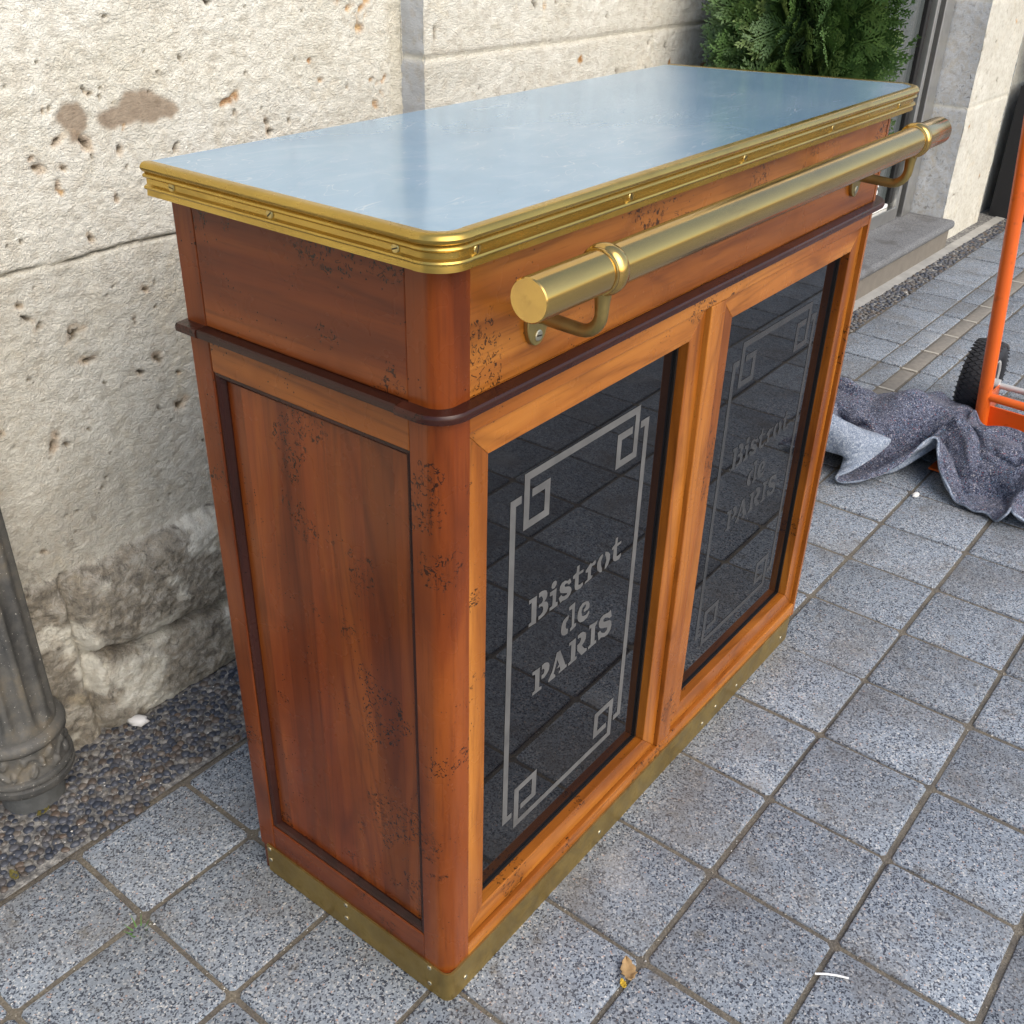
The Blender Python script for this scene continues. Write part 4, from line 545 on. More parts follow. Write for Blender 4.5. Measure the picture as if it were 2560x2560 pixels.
# ================================================================ stone building
bld = empty("stone_building", (1.5, .9, 0))
tag(bld, "pale rough limestone building with a glazed doorway behind the bar counter", "building")
def wall_mesh(name, x0, x1, z0, z1, step, base, hfun, mat, parent):
    nx = int((x1 - x0) / step) + 1; nz = int((z1 - z0) / step) + 1
    X, Z = np.meshgrid(np.linspace(x0, x1, nx), np.linspace(z0, z1, nz))
    H, at = hfun(X, Z)
    Y = base(X) - H
    V = np.stack([X, Y, Z], -1).reshape(-1, 3)
    idx = np.arange(nx * nz).reshape(nz, nx)
    F = np.stack([idx[:-1, :-1], idx[:-1, 1:], idx[1:, 1:], idx[1:, :-1]], -1).reshape(-1, 4)
    me = bpy.data.meshes.new(name)
    me.vertices.add(len(V)); me.vertices.foreach_set("co", V.ravel())
    me.loops.add(F.size); me.loops.foreach_set("vertex_index", F.ravel())
    me.polygons.add(len(F)); me.polygons.foreach_set("loop_start", np.arange(0, F.size, 4)); me.polygons.foreach_set("loop_total", np.full(len(F), 4))
    me.update(calc_edges=True); me.polygons.foreach_set("use_smooth", [True] * len(F)); me.materials.append(mat)
    for k, a in at.items():
        q = me.attributes.new(k, 'FLOAT', 'POINT'); q.data.foreach_set("value", np.clip(a, 0, 1).ravel().astype(np.float32))
    o = bpy.data.objects.new(name, me); COL.objects.link(o); o.parent = parent; o.matrix_parent_inverse = Matrix.Translation(-parent_loc(parent))
    return o
PITS = [(0.098, 1.016), (0.103, 1.004), (0.144, 0.995), (0.131, 0.973), (0.139, 1.033), (0.186, 1.023), (0.238, 1.009), (0.335, 0.997), (0.06, 0.908), (0.167, 0.888), (0.22, 0.94), (0.205, 1.092), (0.219, 1.085), (0.246, 1.19), (0.036, 0.817), (0.041, 0.797), (0.216, 0.743), (0.06, 0.782), (0.112, 0.754), (0.028, 0.702), (0.281, 0.636), (0.248, 0.669), (0.214, 0.657), (0.242, 0.792), (0.517, 1.014), (0.524, 0.997), (0.566, 1.011), (0.424, 1.2), (0.640, 1.07), (0.363, 1.126)]
RUST = [(0.774, 1.033, .016), (0.765, 1.051, .014), (0.723, 1.176, .022), (0.741, 1.156, .018), (0.755, 1.19, .02), (0.455, 1.06, .013), (.77, 1.015, .012), (.64, 1.07, .010), (.25, 1.04, .006), (.44, 1.055, .010), (.135, .965, .008), (.7, 1.2, .014), (.79, 1.06, .01), (.62, 1.1, .008)]
P1 = [(0.142, 1.066), (0.157, 1.084), (0.182, 1.084), (0.196, 1.062), (0.191, 1.046), (0.178, 1.039), (0.177, 1.028), (0.162, 1.027), (0.16, 1.041), (0.15, 1.051)]
P2 = [(0.207, 1.061), (0.222, 1.068), (0.246, 1.071), (0.26, 1.09), (0.295, 1.089), (0.315, 1.081), (0.346, 1.063), (0.35, 1.053), (0.334, 1.04), (0.32, 1.045), (0.301, 1.038), (0.273, 1.044), (0.229, 1.037), (0.211, 1.046)]
def inside(poly, X, Z):
    c = np.zeros(X.shape, bool); n = len(poly)
    for i in range(n):
        (xa, za), (xb, zb) = poly[i], poly[(i + 1) % n]
        if za == zb: continue
        k = ((za > Z) != (zb > Z)) & (X < (xb - xa) * (Z - za) / (zb - za) + xa); c ^= k
    return c
def blobs(X, Z, items, ecc=1.4, wob=.5):
    m = np.zeros_like(X)
    for (px, pz, r) in items:
        sel = (abs(X - px) < 4 * r) & (abs(Z - pz) < 4 * r)
        if not sel.any(): continue
        x = X[sel] - px; z = Z[sel] - pz; th = (px * 977 + pz * 331) % 3.14; e = ecc * (1 + ((px * 531) % 1 - .5) * .8)
        a = x * math.cos(th) + z * math.sin(th); b = -x * math.sin(th) + z * math.cos(th)
        w = 1 + wob * 2 * (fbm(x / r * .9 + px * 70, z / r * .9 + pz * 70, 3) - .45)
        d = np.sqrt((a / e) ** 2 + (b * e) ** 2) / (r * np.maximum(w, .25))
        m[sel] = np.maximum(m[sel], 1 - sstep(.55, 1.05, d))
    return m
def left_wall(X, Z):
    n1 = fbm(X * 9, Z * 9, 4) - .47; n2 = fbm(X * 60, Z * 75, 3, 5) - .44; n3 = fbm(X * 150, Z * 170, 2, 9) - .38
    low = fbm(X * 3, Z * 3, 3, 2) - .45
    edge = .362 + .022 * (fbm(X * 11, Z * 0 + 3, 4) - .47) + .012 * (fbm(X * 50, Z * 0 + 1, 3) - .45)
    up = sstep(-.004, .006, Z - edge)                                   # 1 on the dressed blocks, 0 on the rough base course
    pit_items = [(p[0], p[1], .0030 + .0055 * ((p[0] * 7919) % 1) ** 2) for p in PITS]
    r2 = random.Random(3)
    for _ in range(230):
        pit_items.append((r2.uniform(-.5, .83), r2.uniform(.38, 1.35), .0012 + .0022 * r2.random() ** 2))
    for _ in range(60): pit_items.append((r2.uniform(-.5, .5), r2.uniform(.38, .86), .0025 + .006 * r2.random() ** 3))
    pit = blobs(X, Z, pit_items, 1.45, 1.1)
    rust = blobs(X, Z, RUST, 1.25, .9) * sstep(.35, .6, fbm(X * 70, Z * 70, 3, 4)) * .85
    rust = np.maximum(rust, .38 * blobs(X, Z, [(a_, b_, r_ * 2.3) for a_, b_, r_ in pit_items if r_ > .0028], 1.3, 1.1) * sstep(.3, .6, fbm(X * 45, Z * 45, 3, 14)))
    wx = X + .006 * (fbm(X * 60, Z * 60, 2, 3) - .4); wz = Z + .006 * (fbm(X * 60, Z * 60, 2, 8) - .4)
    patch = (inside(P1, wx, wz) | inside(P2, wx, wz)).astype(float)
    for ax in (0, 1): patch = (np.roll(patch, 1, ax) + patch * 2 + np.roll(patch, -1, ax)) / 4
    cz = .867 + .010 * (fbm(X * 14, X * 0 + 2, 3, 6) - .45) + .004 * (fbm(X * 70, X * 0, 2, 6) - .4)
    wcr = .0022 + .0045 * np.clip(fbm(X * 12, X * 0 + 9, 2) - .35, 0, 1)
    crack = np.exp(-((Z - cz) / wcr) ** 2) * sstep(.18, .45, fbm(X * 10, X * 0 + 5, 2, 3) + .1)
    vx = .152 + .010 * (fbm(Z * 9, Z * 0 + 4, 3) - .45)
    vj = np.exp(-((X - vx) / .011) ** 2) * up * (Z < .866)
    mortar = np.exp(-((Z - cz + .004) / .010) ** 2) * .35 + vj * .25 + sstep(.805, .822, X + .004 * (fbm(Z * 40, Z * 0, 2) - .4)) * .9
    H = .003 * low + .0035 * n1 + .0050 * n2 + .0036 * n3
    H = H * (1 - .75 * patch) + patch * .0005 - .011 * pit - .006 * rust - .012 * crack - .003 * vj - .003 * sstep(.805, .82, X)
    H = H - .004 * (Z < .866) * (1 - sstep(-.004, .004, cz - .866 + .866 - Z)) 
    # rough base course: two bulging stones with a groove
    gz = .186 - .10 * (X + .03) + .03 * (fbm(X * 8, X * 0 + 7, 3) - .45)
    gx = .005 + .03 * (fbm(Z * 10, Z * 0 + 2, 3) - .45) - .05 * (Z - .2)
    groove = np.exp(-((Z - gz) / .007) ** 2) * (X > gx) + np.exp(-((X - gx) / .009) ** 2) * .8
    rough = fbm(X * 12, Z * 12, 5, 11) - .47; rough2 = fbm(X * 45, Z * 45, 4, 13) - .45
    lump = .95 * (1 - np.abs(2 * np.clip((Z - gz) / (edge - gz), 0, 1) - 1) ** 5) + .62 * (1 - np.abs(2 * np.clip(Z / np.maximum(gz, .02), 0, 1) - 1) ** 5)
    left = (X < gx); lump = np.where(left, .22 + .9 * (fbm(X * 14, Z * 14, 3, 21) - .45), lump)
    Hb = .002 + .032 * lump + .011 * rough + .013 * rough2 + .007 * n3 - .024 * groove - .008 * blobs(X, Z, [(r2.uniform(-.5, .5), r2.uniform(.02, .33), r2.uniform(.003, .009)) for _ in range(40)], 1.3)
    H = H * up + Hb * (1 - up)
    tone = up * (.5 + .5 * sstep(-.03, .05, Z - .866 + .06 * (fbm(X * 7, Z * 7, 3) - .45)) + .12 * (fbm(X * 5, Z * 5, 4, 30) - .45)) + (1 - up) * (.05 + .48 * sstep(.52, .68, fbm(X * 16, Z * 16, 5, 17)))
    tone = tone - up * .12 * sstep(.62, .40, Z + .10 * (fbm(X * 8, Z * 8, 4, 40) - .45))
    return H, dict(pit=np.maximum(pit, crack * .75), rust=rust, patch=patch, mortar=mortar * up + (1 - up) * groove * .0, tone=tone)
wall_mesh("wall", -.62, .842, -.02, 1.36, .0032, lambda X: WY(X), left_wall, stone_m, bld)
def pier_wall(X, Z):
    n1 = fbm(X * 9, Z * 9, 4, 3) - .47; n2 = fbm(X * 60, Z * 75, 3, 5) - .44; n3 = fbm(X * 150, Z * 170, 2, 9) - .38
    jz = 1.088 + .004 * (fbm(X * 12, X * 0, 3) - .45)
    j = np.exp(-((Z - jz) / .004) ** 2); band = np.exp(-((Z - jz) / .018) ** 2)
    vj = np.exp(-((X - 1.62) / .006) ** 2) * (Z < jz) + np.exp(-((X - 1.2) / .006) ** 2) * (Z > jz)
    r2 = random.Random(11)
    pit = blobs(X, Z, [(r2.uniform(.85, 2.5), r2.uniform(.5, 1.4), .002 + .006 * r2.random() ** 2) for _ in range(170)], 1.7)
    rust = blobs(X, Z, [(1.33, 1.05, .010), (1.86, .99, .014), (1.2, 1.16, .008), (1.7, 1.01, .01), (2.2, 1.0, .012)], 1.2, .8)
    H = (.010 * n1 + .0055 * n2 + .0028 * n3) * (1 - .7 * band) - .006 * j - .004 * vj - .008 * pit
    return H, dict(pit=pit, rust=rust, patch=band * .12, mortar=np.clip(j * .8 + vj * .6, 0, 1), tone=.9 + .2 * (fbm(X * 6, Z * 6, 4) - .5) - .12 * band)
PY = lambda X: WY(X) - .055
wall_mesh("pier", .842, 2.62, .80, 1.36, .005, PY, pier_wall, stone_m, bld)
def plain_wall(seed, tone, pits=120, x0=0, x1=1, z0=0, z1=1, amp=1.0, joints=()):
    def f(X, Z):
        r2 = random.Random(seed)
        n1 = fbm(X * 9, Z * 9, 4, seed) - .47; n2 = fbm(X * 50, Z * 60, 3, seed) - .44
        pit = blobs(X, Z, [(r2.uniform(x0, x1), r2.uniform(z0, z1), .003 + .008 * r2.random() ** 2) for _ in range(pits)], 1.8)
        j = np.zeros_like(X)
        for jz in joints: j = np.maximum(j, np.exp(-((Z - jz) / .006) ** 2))
        rust = blobs(X, Z, [(r2.uniform(x0, x1), r2.uniform(z0, z1), .012) for _ in range(5)], 1.3, .8)
        return amp * (.010 * n1 + .005 * n2 - .009 * pit) - .004 * j, dict(pit=pit, rust=rust, patch=X * 0, mortar=j * .8, tone=tone + .25 * (fbm(X * 5, Z * 5, 4, seed) - .48))
    return f
# right-hand pillar of the doorway: front face and the reveal beside the glass, its shade painted in grey
wall_mesh("pillar_face", 4.295, 4.86, -.02, 1.45, .007, lambda X: WY(X) + .0 * X, plain_wall(5, .66, 130, 4.2, 4.9, 0, 1.4, 1.0, (.60, 1.02)), stone_m, bld)
def reveal(name, xw, y0, y1, mat, seed, tone, flip, z1=1.45, step=.008, joints=(.60, 1.02)):
    nx = int((y1 - y0) / step) + 1; nz = int((z1 + .02) / step) + 1
    Yv, Z = np.meshgrid(np.linspace(y0, y1, nx), np.linspace(-.02, z1, nz))
    H, at = plain_wall(seed, tone, 60, y0, y1, 0, z1, .7, joints)(Yv + xw, Z)
    X = xw + (H if not flip else -H)
    V = np.stack([X, Yv, Z], -1).reshape(-1, 3); idx = np.arange(nx * nz).reshape(nz, nx)
    F = np.stack([idx[:-1, :-1], idx[1:, :-1], idx[1:, 1:], idx[:-1, 1:]], -1).reshape(-1, 4)
    me = bpy.data.meshes.new(name); me.from_pydata(V.tolist(), [], F.tolist()); me.polygons.foreach_set("use_smooth", [True] * len(F)); me.materials.append(mat)
    for k, a in at.items():
        q = me.attributes.new(k, 'FLOAT', 'POINT'); q.data.foreach_set("value", np.clip(a, 0, 1).ravel().astype(np.float32))
    o = bpy.data.objects.new(name, me); COL.objects.link(o); o.parent = bld; o.matrix_parent_inverse = Matrix.Translation(-bld.location)
    return o
reveal("door_reveal", 4.295, WY(4.2) - .002, 1.02, rev_m, 9, .35, True)
reveal("pillar_side", 4.86, WY(4.86) - .002, 1.6, rev_m, 21, .25, False)
reveal("pier_side", .842, PY(.842), WY(.842) + .01, rev_m, 31, .45, True, 1.36, .004, (1.09,))
# coarse masonry round and above the detailed faces
mb = MB()
def wbox(x0, x1, d0, d1, z0, z1):
    pts = [(x0, WY(x0) + d0), (x1, WY(x1) + d0), (x1, WY(x1) + d1), (x0, WY(x0) + d1)]
    mb.prism(pts, z0, z1)
wbox(-6, -.62, 0, .5, -.03, 3.6); wbox(-.62, .842, .001, .5, 1.36, 3.6); wbox(-.62, .842, .06, .5, -.03, 1.36)
wbox(.842, 2.62, -.052, .5, 1.36, 3.6); wbox(.842, 2.62, -.040, .5, -.03, .80); wbox(.842, 2.62, .0, .5, .80, 1.36)
wbox(4.295, 4.86, .0, .5, 1.45, 3.6); wbox(4.32, 4.83, .03, .5, -.03, 1.45); wbox(2.62, 4.295, .0, .5, 2.35, 3.6)
wbox(4.8605, 9, .05, .6, -.03, 3.6)
o = mb.build("masonry", stone_m, bld)
q = o.data.attributes.new("tone", 'FLOAT', 'POINT'); q.data.foreach_set("value", [.85] * len(o.data.vertices))
# glazed door, set back
DY = lambda x: 1.018 - .023 * x
alu_m = plain("brushed_aluminium", (.62, .61, .58), .28, .95, .15, 30)
alu_d = plain("dark_aluminium", (.035, .034, .033), .40, .6, .15, 30)
t = NT("door_glass"); v = t.obj(); t.set(IOR=1.7)
dglass_m = t.out((.075, .085, .083), .03)
seal_m = plain("white_door_seal", (.75, .75, .72), .6)
def dbar(name, x0, x1, d0, d1, z0, z1, mat, parent):
    b = MB(); b.prism([(x0, DY(x0) + d0), (x1, DY(x1) + d0), (x1, DY(x1) + d1), (x0, DY(x0) + d1)], z0, z1)
    return b.build(name, mat, parent, bevel=.003)
door = MB(); door.prism([(2.62, DY(2.62) + .03), (4.11, DY(4.11) + .03), (4.11, DY(4.11) + .045), (2.62, DY(2.62) + .045)], .19, 2.3)
door = door.build("glazed_door", dglass_m, bld)
dbar("door_frame", 4.18, 4.288, -.02, .05, .13, 2.35, alu_m, door)
dbar("door_frame", 4.135, 4.18, .0, .05, .13, 2.35, alu_d, door)
dbar("door_frame", 4.102, 4.135, -.012, .04, .13, 2.35, alu_m, door)
dbar("door_frame", 4.065, 4.102, .012, .03, .20, 2.35, alu_d, door)
dbar("door_rail", 2.62, 4.102, -.012, .045, .13, .188, alu_m, door)
dbar("door_seal", 2.62, 4.065, .012, .028, .189, .205, seal_m, door)
dbar("door_frame", 2.62, 2.70, -.02, .05, .13, 2.35, alu_m, door)
# lettering on the glass: only its last letters show beside the counter
cu = bpy.data.curves.new("door_lettering", 'FONT'); cu.body = "es"; cu.size = .105; cu.extrude = .0006; cu.shear = .1
tmp = bpy.data.objects.new("tmp", cu); COL.objects.link(tmp); dg = bpy.context.evaluated_depsgraph_get()
me = bpy.data.meshes.new_from_object(tmp.evaluated_get(dg)); bpy.data.objects.remove(tmp)
me.materials.clear(); me.materials.append(seal_m); me.name = "door_lettering"
lo = bpy.data.objects.new("door_lettering", me); COL.objects.link(lo)
TX = 3.865
lo.parent = door; lo.matrix_parent_inverse = Matrix.Identity(4)
lo.matrix_basis = Matrix.Translation((TX, DY(TX) + .0285, .257)) @ Matrix.Rotation(-.023, 4, 'Z') @ Matrix.Rotation(R(90), 4, 'X')
# doorstep: worn granite slab with a rounded nose on a plain riser
t = NT("step_granite"); v = t.obj(); n = t.noise(v, 8., 5, .65, .4); f = t.noise(v, 220., 3, .6)
sc_ = t.ramp(f, [(.35, (.075, .077, .08)), (.5, (.145, .147, .15)), (.65, (.22, .22, .215))])
step_m = t.out(t.mix(t.ramp(n, [(.5, 0.), (.68, .7)]), sc_, (.075, .07, .065)), .8, t.bump(f, .4, .003))
ris_m = plain("step_riser_stone", (.165, .145, .118), .85, 0, .25, 22, .5, 160)
mb = MB()
SX0, SX1 = 2.4, 4.298
SY = lambda x: .853 - .023 * x
path = [(SX0, SY(SX0)), (SX1, SY(SX1))]
nose = [(-.2, .130), (.046, .130), (.055, .126), (.060, .117), (.060, .104), (.054, .095), (.046, .091), (-.2, .091)]
mb.sweep(path, nose)
st = mb.build("doorstep", step_m, bld, smooth=40, bevel=.004)
mb = MB(); mb.sweep([(SX0, SY(SX0)), (SX1 - .008, SY(SX1))], [(-.2, .0905), (.043, .0905), (.043, -.01), (-.2, -.01)])
mb.build("step_riser", ris_m, st, bevel=.002)

# ================================================================ bar counter
bar = empty("bar_counter", (.58, .2, 0))
tag(bar, "reddish brown wooden bistro bar counter with zinc top, brass rail and two black glass doors", "bar counter")
# the right-hand end runs slightly out of square
SK = lambda y: -.235 * (y - .003)
PW = 1.158; BY = .395                                     # body width at the front, back face
ZB, ZM0, ZM1, ZT = .050, .9065, .9185, 1.0645
def box_part(name, x0, x1, y0, y1, z0, z1, mat, bev=.0015, parent=bar):
    b = MB(); b.box(x0, x1, y0, y1, z0, z1); return b.build(name, mat, parent, bevel=bev)
# rounded front posts, full height
b = MB(); b.prism([(.003, .0462)] + arc(.0245, .0245, .0215, 180, 270, 12) + [(.0462, .003), (.046, .030), (.030, .046)], ZB + .0072, ZT); b.build("corner_post", mid_z, bar, smooth=35)
b = MB(); b.prism([(1.113, .003)] + [(x + 0, y) for x, y in arc(PW - .043, .046, .043, 270, 360, 12)] + [(PW - .03, .046), (1.113, .03)], ZB, ZT); b.build("corner_post", wood_z, bar, smooth=35)
box_part("back_stile", .003, .030, .3605, BY, ZB, ZT, mid_z)
# left end: rails and recessed panel
box_part("side_rail", .003, .026, .0465, .360, .862, ZM0 + .004, mid_y)
box_part("side_rail", .003, .026, .0465, .360, ZB, .108, red_y)
box_part("frieze_board", .003, .024, .0465, .360, ZM1, ZT, red_y)
b = MB()                                                  # panel of glued staves
ys = [.040, .082, .131, .186, .232, .290, .326, .366]
for a, c in zip(ys[:-1], ys[1:]): b.box(.0145, .022, a, c, .100, .870)
sp_ = b.build("side_panel", red_z, bar)
at = sp_.data.attributes.new("stave", 'FLOAT', 'FACE'); sv = [.10, -.20, .06, .30, .0, .32, -.08]
at.data.foreach_set("value", [sv[i // 6] for i in range(len(sp_.data.polygons))])
mo = MB()                                                 # small dark moulding round the panel
prof2 = lambda: None
Y0, Y1, Z0, Z1 = .0465, .3600, .108, .862
def mold_bar(mb, p, q, n):                                # bar along p->q on the plane x, n = inward direction in (y,z)
    w, d0, d1 = .010, .0052, .0142
    (ya, za), (yb, zb) = p, q
    e = ((yb - ya), (zb - za)); L = math.hypot(*e); e = (e[0] / L, e[1] / L)
    prof = [(0, .0020), (.004, .0012), (.0075, .0035), (w, .0095), (w, d1), (0, d1)]
    vs = []
    for (o, x) in prof: vs.append((.0030 + x, ya + n[0] * o + e[0] * o, za + n[1] * o + e[1] * o))
    for (o, x) in prof: vs.append((.0030 + x, yb + n[0] * o - e[0] * o, zb + n[1] * o - e[1] * o))
    k = len(prof); fs = [(i, (i + 1) % k, k + (i + 1) % k, k + i) for i in range(k)]
    mb.add(vs, fs)
for p, q, n in (((Y0, Z1), (Y1, Z1), (0, -1)), ((Y1, Z1), (Y1, Z0), (-1, 0)), ((Y1, Z0), (Y0, Z0), (0, 1)), ((Y0, Z0), (Y0, Z1), (1, 0))): mold_bar(mo, p, q, n)
mo.build("panel_moulding", dark_z, bar)
# front: rails, mullion, frieze
box_part("front_rail", .0465, 1.1125, .003, .028, .879, ZM1, wood_x)
box_part("front_rail", .0465, 1.1125, .003, .028, ZB, .080, wood_x)
box_part("mullion", .558, .600, .003, .028, .0803, .8787, wood_z)
box_part("frieze_board", .0465, 1.1125, .0035, .026, ZM1 + .0005, ZT, wood_x)
# back, inner base, right end
b = MB(); b.prism([(.0305, .383), (PW - .04 + SK(.383), .383), (PW - .04 + SK(BY), BY), (.0305, BY)], .012, ZT); b.build("back_board", dark_z, bar)
b = MB(); b.prism([(PW - .028, .0465), (PW - .002, .0465), (PW - .002 + SK(BY), BY - .0005), (PW - .028 + SK(BY), BY - .0005)], ZB, ZT); b.build("right_side", red_z, bar)
b = MB(); b.prism(arc(.0165, .0165, .013, 180, 270, 6) + [(1.106, .0035), (1.108 + SK(.38), .388), (.0035, .388)], .0, ZB + .0068); b.build("base_plinth", mid_z, bar)
# sliding doors: mitred frame, bead, black glass, etched work
gasket_m = plain('black_gasket', (.006, .006, .006), .5)
def door_leaf(x0, x1, z0, z1):
    w, yf, yg = .040, .0105, .029
    mb = MB()
    def bar4(P, m):  # P: 4 outline points (x,z) ccw seen from the front
        a = [(p[0], yf, p[1]) for p in P]; c = [(p[0], yg + .006, p[1]) for p in P]
        mb.add(a + c, [(0, 1, 2, 3), (0, 4, 5, 1), (1, 5, 6, 2), (2, 6, 7, 3), (3, 7, 4, 0)], m)
    ix0, ix1, iz0, iz1 = x0 + w, x1 - w, z0 + w, z1 - w
    bar4([(x0, z0), (x1, z0), (ix1, iz0), (ix0, iz0)], 0); bar4([(ix0, iz1), (ix1, iz1), (x1, z1), (x0, z1)], 0)
    bar4([(x0, z0), (ix0, iz0), (ix0, iz1), (x0, z1)], 1); bar4([(ix1, iz0), (x1, z0), (x1, z1), (ix1, iz1)], 1)
    d = mb.build("sliding_door", [wood_x, wood_z], bar, bevel=.0012)
    g = MB(); g.box(ix0 - .004, ix1 + .004, yg, yg + .005, iz0 - .004, iz1 + .004)
    g.build("glass_pane", glass_m, d)
    q = MB(); k_ = .0045
    for a_ in ((ix0 + .0002, ix0 + k_, iz0 + .0002, iz1 - .0002), (ix1 - k_, ix1 - .0002, iz0 + .0002, iz1 - .0002), (ix0 + k_, ix1 - k_, iz0 + .0002, iz0 + k_ * .6), (ix0 + k_, ix1 - k_, iz1 - k_, iz1 - .0002)): q.box(a_[0], a_[1], yg - .0035, yg - .0002, a_[2], a_[3])
    q.build("glass_gasket", gasket_m, d)
    def poly_obj(name, polys):
        q = MB(); etch = etch_m if x0 < .3 else etch_dim
        for P in polys:
            area = sum(P[i][0] * P[(i + 1) % len(P)][1] - P[(i + 1) % len(P)][0] * P[i][1] for i in range(len(P)))
            if area < 0: P = P[::-1]
            q.add([(p[0], yg - .0004, p[1]) for p in P], [tuple(range(len(P)))])
        return q.build(name, etch, d)
    dx = x0 - .0465
    B = .0108
    ox0, ox1, oz0, oz1 = .178 + dx, .4345 + dx, .1825, .7690
    sx0, sx1 = .1515 + dx, .4605 + dx
    def rect(a, b_, c, e): return [(a, c), (b_, c), (b_, e), (a, e)]
    polys = []
    polys += [rect(ox0, ox1, oz1 - B, oz1), rect(ox0 + 0, ox1, oz0, oz0 + B)]
    for zt in (True, False):
        zz0, zz1 = (.691, oz1 - B) if zt else (oz0 + B, .2605)
        polys += [rect(ox0, ox0 + B, zz0, zz1), rect(ox1 - B, ox1, zz0, zz1)]
        if zt:
            polys += [rect(ox0 + B, ox0 + .053, .691, .691 + B), rect(ox0 + .053 - B, ox0 + .053, .691 + B, .743 - B), rect(ox0 + .016, ox0 + .053, .743 - B, .743)]
            polys += [rect(ox1 - .053, ox1 - B, .691, .691 + B), rect(ox1 - .053, ox1 - .053 + B, .691 + B, .743 - B), rect(ox1 - .053, ox1 - .016, .743 - B, .743)]
        else:
            polys += [rect(ox0 + B, ox0 + .053, .2605 - B, .2605), rect(ox0 + .053 - B, ox0 + .053, .209 + B, .2605 - B), rect(ox0 + .016, ox0 + .053, .209, .209 + B)]
            polys += [rect(ox1 - .053, ox1 - B, .2605 - B, .2605), rect(ox1 - .053, ox1 - .053 + B, .209 + B, .2605 - B), rect(ox1 - .053, ox1 - .016, .209, .209 + B)]
    for sx, s in ((sx0, 1), (sx1, -1)):
        a, c = (sx, sx + B) if s > 0 else (sx - B, sx)
        polys.append(rect(a, c, .209, .743))
        h0, h1 = (sx + B, sx + .0215) if s > 0 else (sx - .0215, sx - B)
        polys += [rect(h0, h1, .743 - B, .743), rect(h0, h1, .209, .209 + B)]
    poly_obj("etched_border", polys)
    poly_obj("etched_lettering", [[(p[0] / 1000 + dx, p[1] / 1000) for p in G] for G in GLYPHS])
    return d
door_leaf(.0465, .5575, .0805, .8785)
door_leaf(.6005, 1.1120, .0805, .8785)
# waist moulding: half-round nosing with a flat top, in three lengths
def nosing(e): return [(-.004, ZM0), (e - .003, ZM0), (e - .0006, ZM0 + .0014), (e, ZM0 + .005), (e - .0004, ZM0 + .0085), (e - .0020, ZM0 + .0107), (-.004, ZM1)]
b = MB(); b.sweep([(.003, .362), (.003, .052)], nosing(.0145)); b.build("waist_moulding", dark_y, bar, smooth=28)
b = MB(); b.sweep([(.003, .398), (.003, .3625)], nosing(.0160)); b.build("waist_moulding", dark_y, bar, smooth=40)
b = MB(); b.sweep([(.003, .0515)] + arc(.0245, .0245, .0215, 180, 270, 10) + [(PW - .046, .003)] + arc(PW - .043, .046, .043, 270, 360, 10)[1:] + [(PW + SK(BY) , BY)], nosing(.0165)); b.build("waist_moulding", dark_x, bar, smooth=40)
# brass kick plate and its screws
b = MB()
kp = [(.0, .378)] + arc(.014, .014, .014, 180, 270, 7) + arc(1.112 - .02, .02, .02, 270, 360, 5) + [(1.112 + SK(.38), .38)]
b.sweep(kp, [(0, .0), (0, .0575), (-.003, .0575), (-.003, .0)])
kick = b.build("kick_plate", brass_kick_m, bar, smooth=30)
def screw(parent, c, nrm, r=.0042, rot=None):
    n = Vector(nrm).normalized(); rot = random.uniform(0, 3.1) if rot is None else rot
    a = Vector((0, 0, 1)).cross(n).normalized(); u = n.cross(a)
    a, u = a * math.cos(rot) + u * math.sin(rot), u * math.cos(rot) - a * math.sin(rot)
    mb = MB(); vs = []; fs = []; N = 14; c = Vector(c)
    for rr, h in ((1., -.0005), (1., .0006), (.8, .0013)):
        for k in range(N):
            t_ = 2 * math.pi * k / N; vs.append(c + (a * math.cos(t_) + u * math.sin(t_)) * r * rr + n * h)
    for i in range(2):
        for k in range(N): fs.append((i * N + k, i * N + (k + 1) % N, i * N + N + (k + 1) % N, i * N + N + k))
    # slotted head: two half discs with a dark gap
    g = .14; top = []
    for sgn in (1, -1):
        pts = [(-math.sqrt(.64 - g * g), sgn * g)] + [(.8 * math.cos(math.pi * (1 - k / 8)), sgn * .8 * math.sin(math.pi * k / 8)) for k in range(1, 8) if .8 * math.sin(math.pi * k / 8) > g] + [(math.sqrt(.64 - g * g), sgn * g)]
        b0 = len(vs); vs += [c + (a * p[0] + u * p[1]) * r + n * .0014 for p in pts]
        fs.append(tuple(range(b0, b0 + len(pts))) if sgn < 0 else tuple(range(b0, b0 + len(pts)))[::-1])
    mb.add(vs, fs, 0)
    m = [0] * len(fs)
    mb.m = m
    b0 = len(mb.v)
    mb.add([c + (a * .8 * math.cos(t_) + u * .8 * math.sin(t_)) * r + n * .0009 for t_ in [2 * math.pi * k / N for k in range(N)]], [tuple(range(N))], 1)
    return mb.build("screw", [screw_m if parent is not edge_ref.get('e') else edge_screw_m, slot_m], parent)
edge_ref = {}; edge_screw_m = plain('brass_screw_metal', (.52, .41, .17), .35, 1.0)
slot_m = plain("screw_slot", (.06, .05, .03), .6, .5)
for y, z in ((.371, .028), (.371, .052), (.201, .053), (.202, .024), (.035, .052), (.035, .018)): screw(kick, (-.0002, y, z), (-1, 0, 0), .0038)
for x, z in ((.036, .023), (.379, .024), (.727, .018), (.777, .026), (.864, .021), (1.062, .022)): screw(kick, (x, -.0002, z), (0, -1, 0), .0038)
